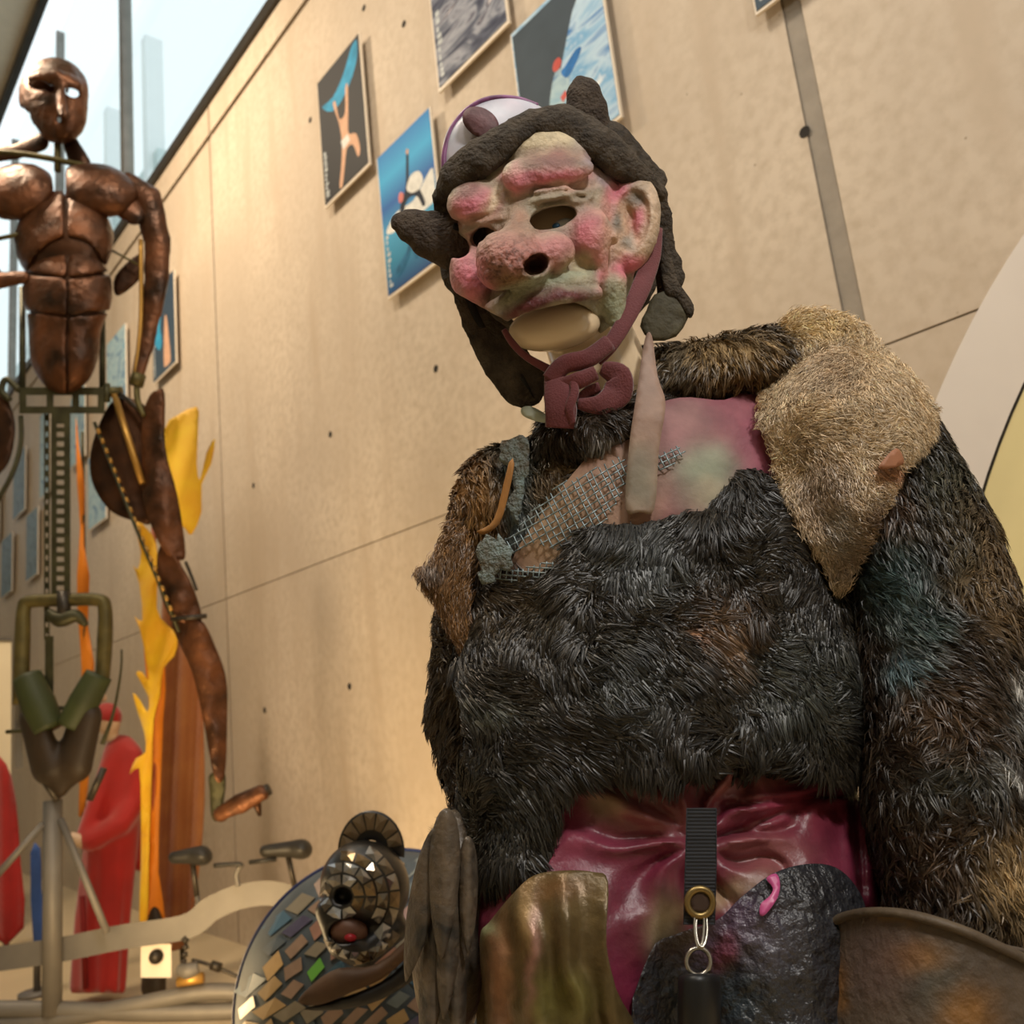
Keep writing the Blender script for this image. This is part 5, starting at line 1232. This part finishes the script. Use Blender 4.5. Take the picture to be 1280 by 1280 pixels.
S3 = Space(2.25)
hl = empty('mirror_helmet', S3(455, 1235, 0)); tag(hl, 'black helmet covered in mirror tiles with an arched fan crest', 'helmet')
BLK = mat('black_lead', c(20, 18, 16), .35, var=.1, spec=.6); MIR = [mat('mirror_tile', q, .16, .75, var=.1, scale=20) for q in (c(150, 146, 140), c(120, 112, 100), c(176, 178, 180), c(138, 120, 92))]
HC, HR = (456, 1108, -10), (56, 58, 50)
def helm(p):
    d = ell(p, HC, HR, -14)
    d = smin(d, chain(p, [(412, 1140, 8, 18), (430, 1178, 14, 22), (452, 1190, 6, 22), (490, 1160, -10, 20)]), 10)
    d = smax(d, -ell(p, (427, 1121, 44), (14, 13, 30)), 3)
    d = smax(d, -ell(p, (432, 1164, 42), (26, 16, 34), -10), 3)
    return d
S3.sdf(helm, (385, 1035, -75), (530, 1220, 55), 3.0, 'helmet_shell', BLK, hl)
S3.sdf(lambda p: ell(p, (436, 1165, 16), (24, 20, 16)), (405, 1140, -5), (465, 1192, 40), 3, 'face', mat('shadowy_face', c(110, 76, 60), .5), hl)
S3.sdf(lambda p: ell(p, (438, 1172, 32), (8, 5, 5)), (428, 1164, 24), (448, 1180, 40), 1.6, 'lips', mat('red_lips', c(170, 26, 44), .3), hl)
def tile_on(cs, hf, m_, nm='mirror_tile', lift=3.0, par=None):
    X = np.array([q[0] for q in cs]); Y = np.array([q[1] for q in cs]); H = hf(X, Y); n = len(X)
    cx, cy = X.mean(), Y.mean(); hm = hf(np.array([cx]), np.array([cy]))
    V = np.concatenate([S3(X, Y, H + lift * .4), S3(np.array([cx]), np.array([cy]), hm + lift + 1), S3(X, Y, H - 4)])
    F = [((k + 1) % n, k, n) for k in range(n)] + [tuple(n + 1 + k for k in range(n))] + [(k, (k + 1) % n, n + 1 + (k + 1) % n, n + 1 + k) for k in range(n)]
    to_obj(nm, V, F, m_, par or hl, smooth=False)
HF3 = hfront(helm, -80, 60, 90)
rg_ = random.Random(9)
def ring_tiles(cx, cy, r0, r1, a0, a1, n, sq=1.0, rot=0):
    for k in range(n):
        aa, ab = a0 + (a1 - a0) * (k + .08) / n, a0 + (a1 - a0) * (k + .92) / n
        cs = []
        for (r, t) in ((r0, aa), (r0, ab), (r1, ab), (r1, (aa + ab) / 2), (r1, aa)):
            dx, dy = r * math.cos(t), r * sq * math.sin(t)
            cs.append((cx + dx * math.cos(rot) - dy * math.sin(rot), cy + dx * math.sin(rot) + dy * math.cos(rot)))
        tile_on(cs, HF3, rg_.choice(MIR))
ring_tiles(427, 1121, 16, 28, 0, 2 * math.pi, 8)
def inside(x, y, m=1.0):
    hs = np.linspace(-60, 50, 40); return float(helm([np.full(40, x), np.full(40, y), hs]).min()) < -m
def arc_tiles(cx, cy, r0, r1, n, sq=1.0):
    for k in range(n):
        t0, t1 = -math.pi + 1.45 * math.pi * (k + .06) / n + (.1 if r0 % 2 else 0), -math.pi + 1.45 * math.pi * (k + .94) / n + (.1 if r0 % 2 else 0)
        cs = [(cx + r * math.cos(t), cy + sq * r * math.sin(t)) for r, t in ((r0, t0), (r0, t1), (r1, t1), (r1, (t0 + t1) / 2), (r1, t0))]
        if not all(inside(*q) for q in cs): continue
        if any(((q[0] - 432) / 30) ** 2 + ((q[1] - 1164) / 19) ** 2 < 1 for q in cs): continue
        tile_on(cs, HF3, rg_.choice(MIR))
arc_tiles(427, 1121, 31, 43, 9); arc_tiles(427, 1121, 46, 58, 12); arc_tiles(427, 1121, 61, 73, 14); arc_tiles(427, 1121, 76, 88, 16)
ring_tiles(446, 1160, 34, 45, .15, 2.8, 8, .9)
# fan crest
for k in range(7):
    t0, t1 = math.pi * (1.02 + .135 * k), math.pi * (1.02 + .135 * (k + .88))
    A = lambda r, t: (464 + r * .82 * math.cos(t) + .0 * r, 1064 + r * math.sin(t))
    cs = [A(27, t0), A(27, t1), A(48, t1), A(48, (t0 + t1) / 2), A(48, t0)]
    tile_on(cs, lambda X, Y: -12 + 0 * X, mat('crest_tile', c(122, 104, 78), .35, .3, var=.1) if k == 0 else bpy.data.materials['crest_tile'], 'crest_tile', 2)
tt = np.linspace(math.pi * .93, math.pi * 2.05, 28)
ol = [(464 + 51 * .82 * math.cos(t), 1064 + 51 * math.sin(t)) for t in tt] + [(464 + 14 * .82 * math.cos(t), 1064 + 14 * math.sin(t)) for t in tt[::-1]]
patch(S3, 'crest', ol, lambda x, y: -14 + 0 * x, BLK, hl, thick=8, step=7, smooth_n=1)
SCF = mat('brown_scarf', c(92, 66, 44), .6, var=.2, scale=10)
sc = empty('scarf_collar', S3(440, 1270, 0)); tag(sc, 'dark brown rolled collar lying under the mirrored helmet', 'collar')
patch(S3, 'fold', [(372, 1252), (396, 1226), (424, 1210), (470, 1206), (514, 1170), (518, 1186), (480, 1222), (440, 1240), (400, 1256)], lambda x, y: 34 - .12 * np.abs(x - 440) + 0 * y, SCF, sc, thick=10, step=8, puff=7, puff_r=8, smooth_n=3)
patch(S3, 'fold', [(380, 1262), (410, 1252), (448, 1240), (488, 1220), (522, 1190), (526, 1216), (480, 1248), (430, 1262)], lambda x, y: 28 - .12 * np.abs(x - 450) + 0 * y, BLK, sc, thick=10, step=8, puff=6, puff_r=8, smooth_n=3)

# ------------------------------------------------------------------ round white ring with a cream disc at the right
S0 = Space(1.75)
wr = empty('curved_panel', floor_at(S0, 1300, 1000, -40)); tag(wr, 'big curved white panel with a cream yellow inner face at the right edge', 'panel')
WHR = mat('panel_white', c(232, 220, 206), .45, var=.02); CRM = mat('cream_yellow', c(236, 218, 158), .5, var=.02)
def arc(r, a0, a1, n=40):
    t = np.linspace(a0, a1, n); return [(2185 + r * math.cos(q), 907 + r * math.sin(q)) for q in t]
AL, AH = math.radians(180 - 44), math.radians(180 + 46)
def sheet(ol, h0, h1, m_, nm):
    ol = np.array(ol); n = len(ol)
    V = np.concatenate([S0(ol[:, 0], ol[:, 1], np.full(n, h1)), S0(ol[:, 0], ol[:, 1], np.full(n, h0))]); V[:, 2] = np.maximum(V[:, 2], 0.0)
    tri = delaunay_2d_cdt([Vector((float(a), float(b))) for a, b in ol], [(i, (i + 1) % n) for i in range(n)], [], 1, 1e-4)[2]
    F = [tuple(reversed(f)) for f in tri] + [tuple(i + n for i in f) for f in tri] + [(i, (i + 1) % n, n + (i + 1) % n, n + i) for i in range(n)]
    return to_obj(nm, V, F, m_, wr, smooth=False)
sheet(arc(1094, AL, AH) + arc(1002, AH, AL), -60, -40, WHR, 'white_band')
sheet(arc(1002, AL, AH) + arc(998, AH, AL), -60, -46, DARKMET, 'dark_seam')
sheet(arc(998, AL, AH), -60, -47, CRM, 'cream_face')
for o in bpy.data.objects:
    if '_w' in o: del o['_w']
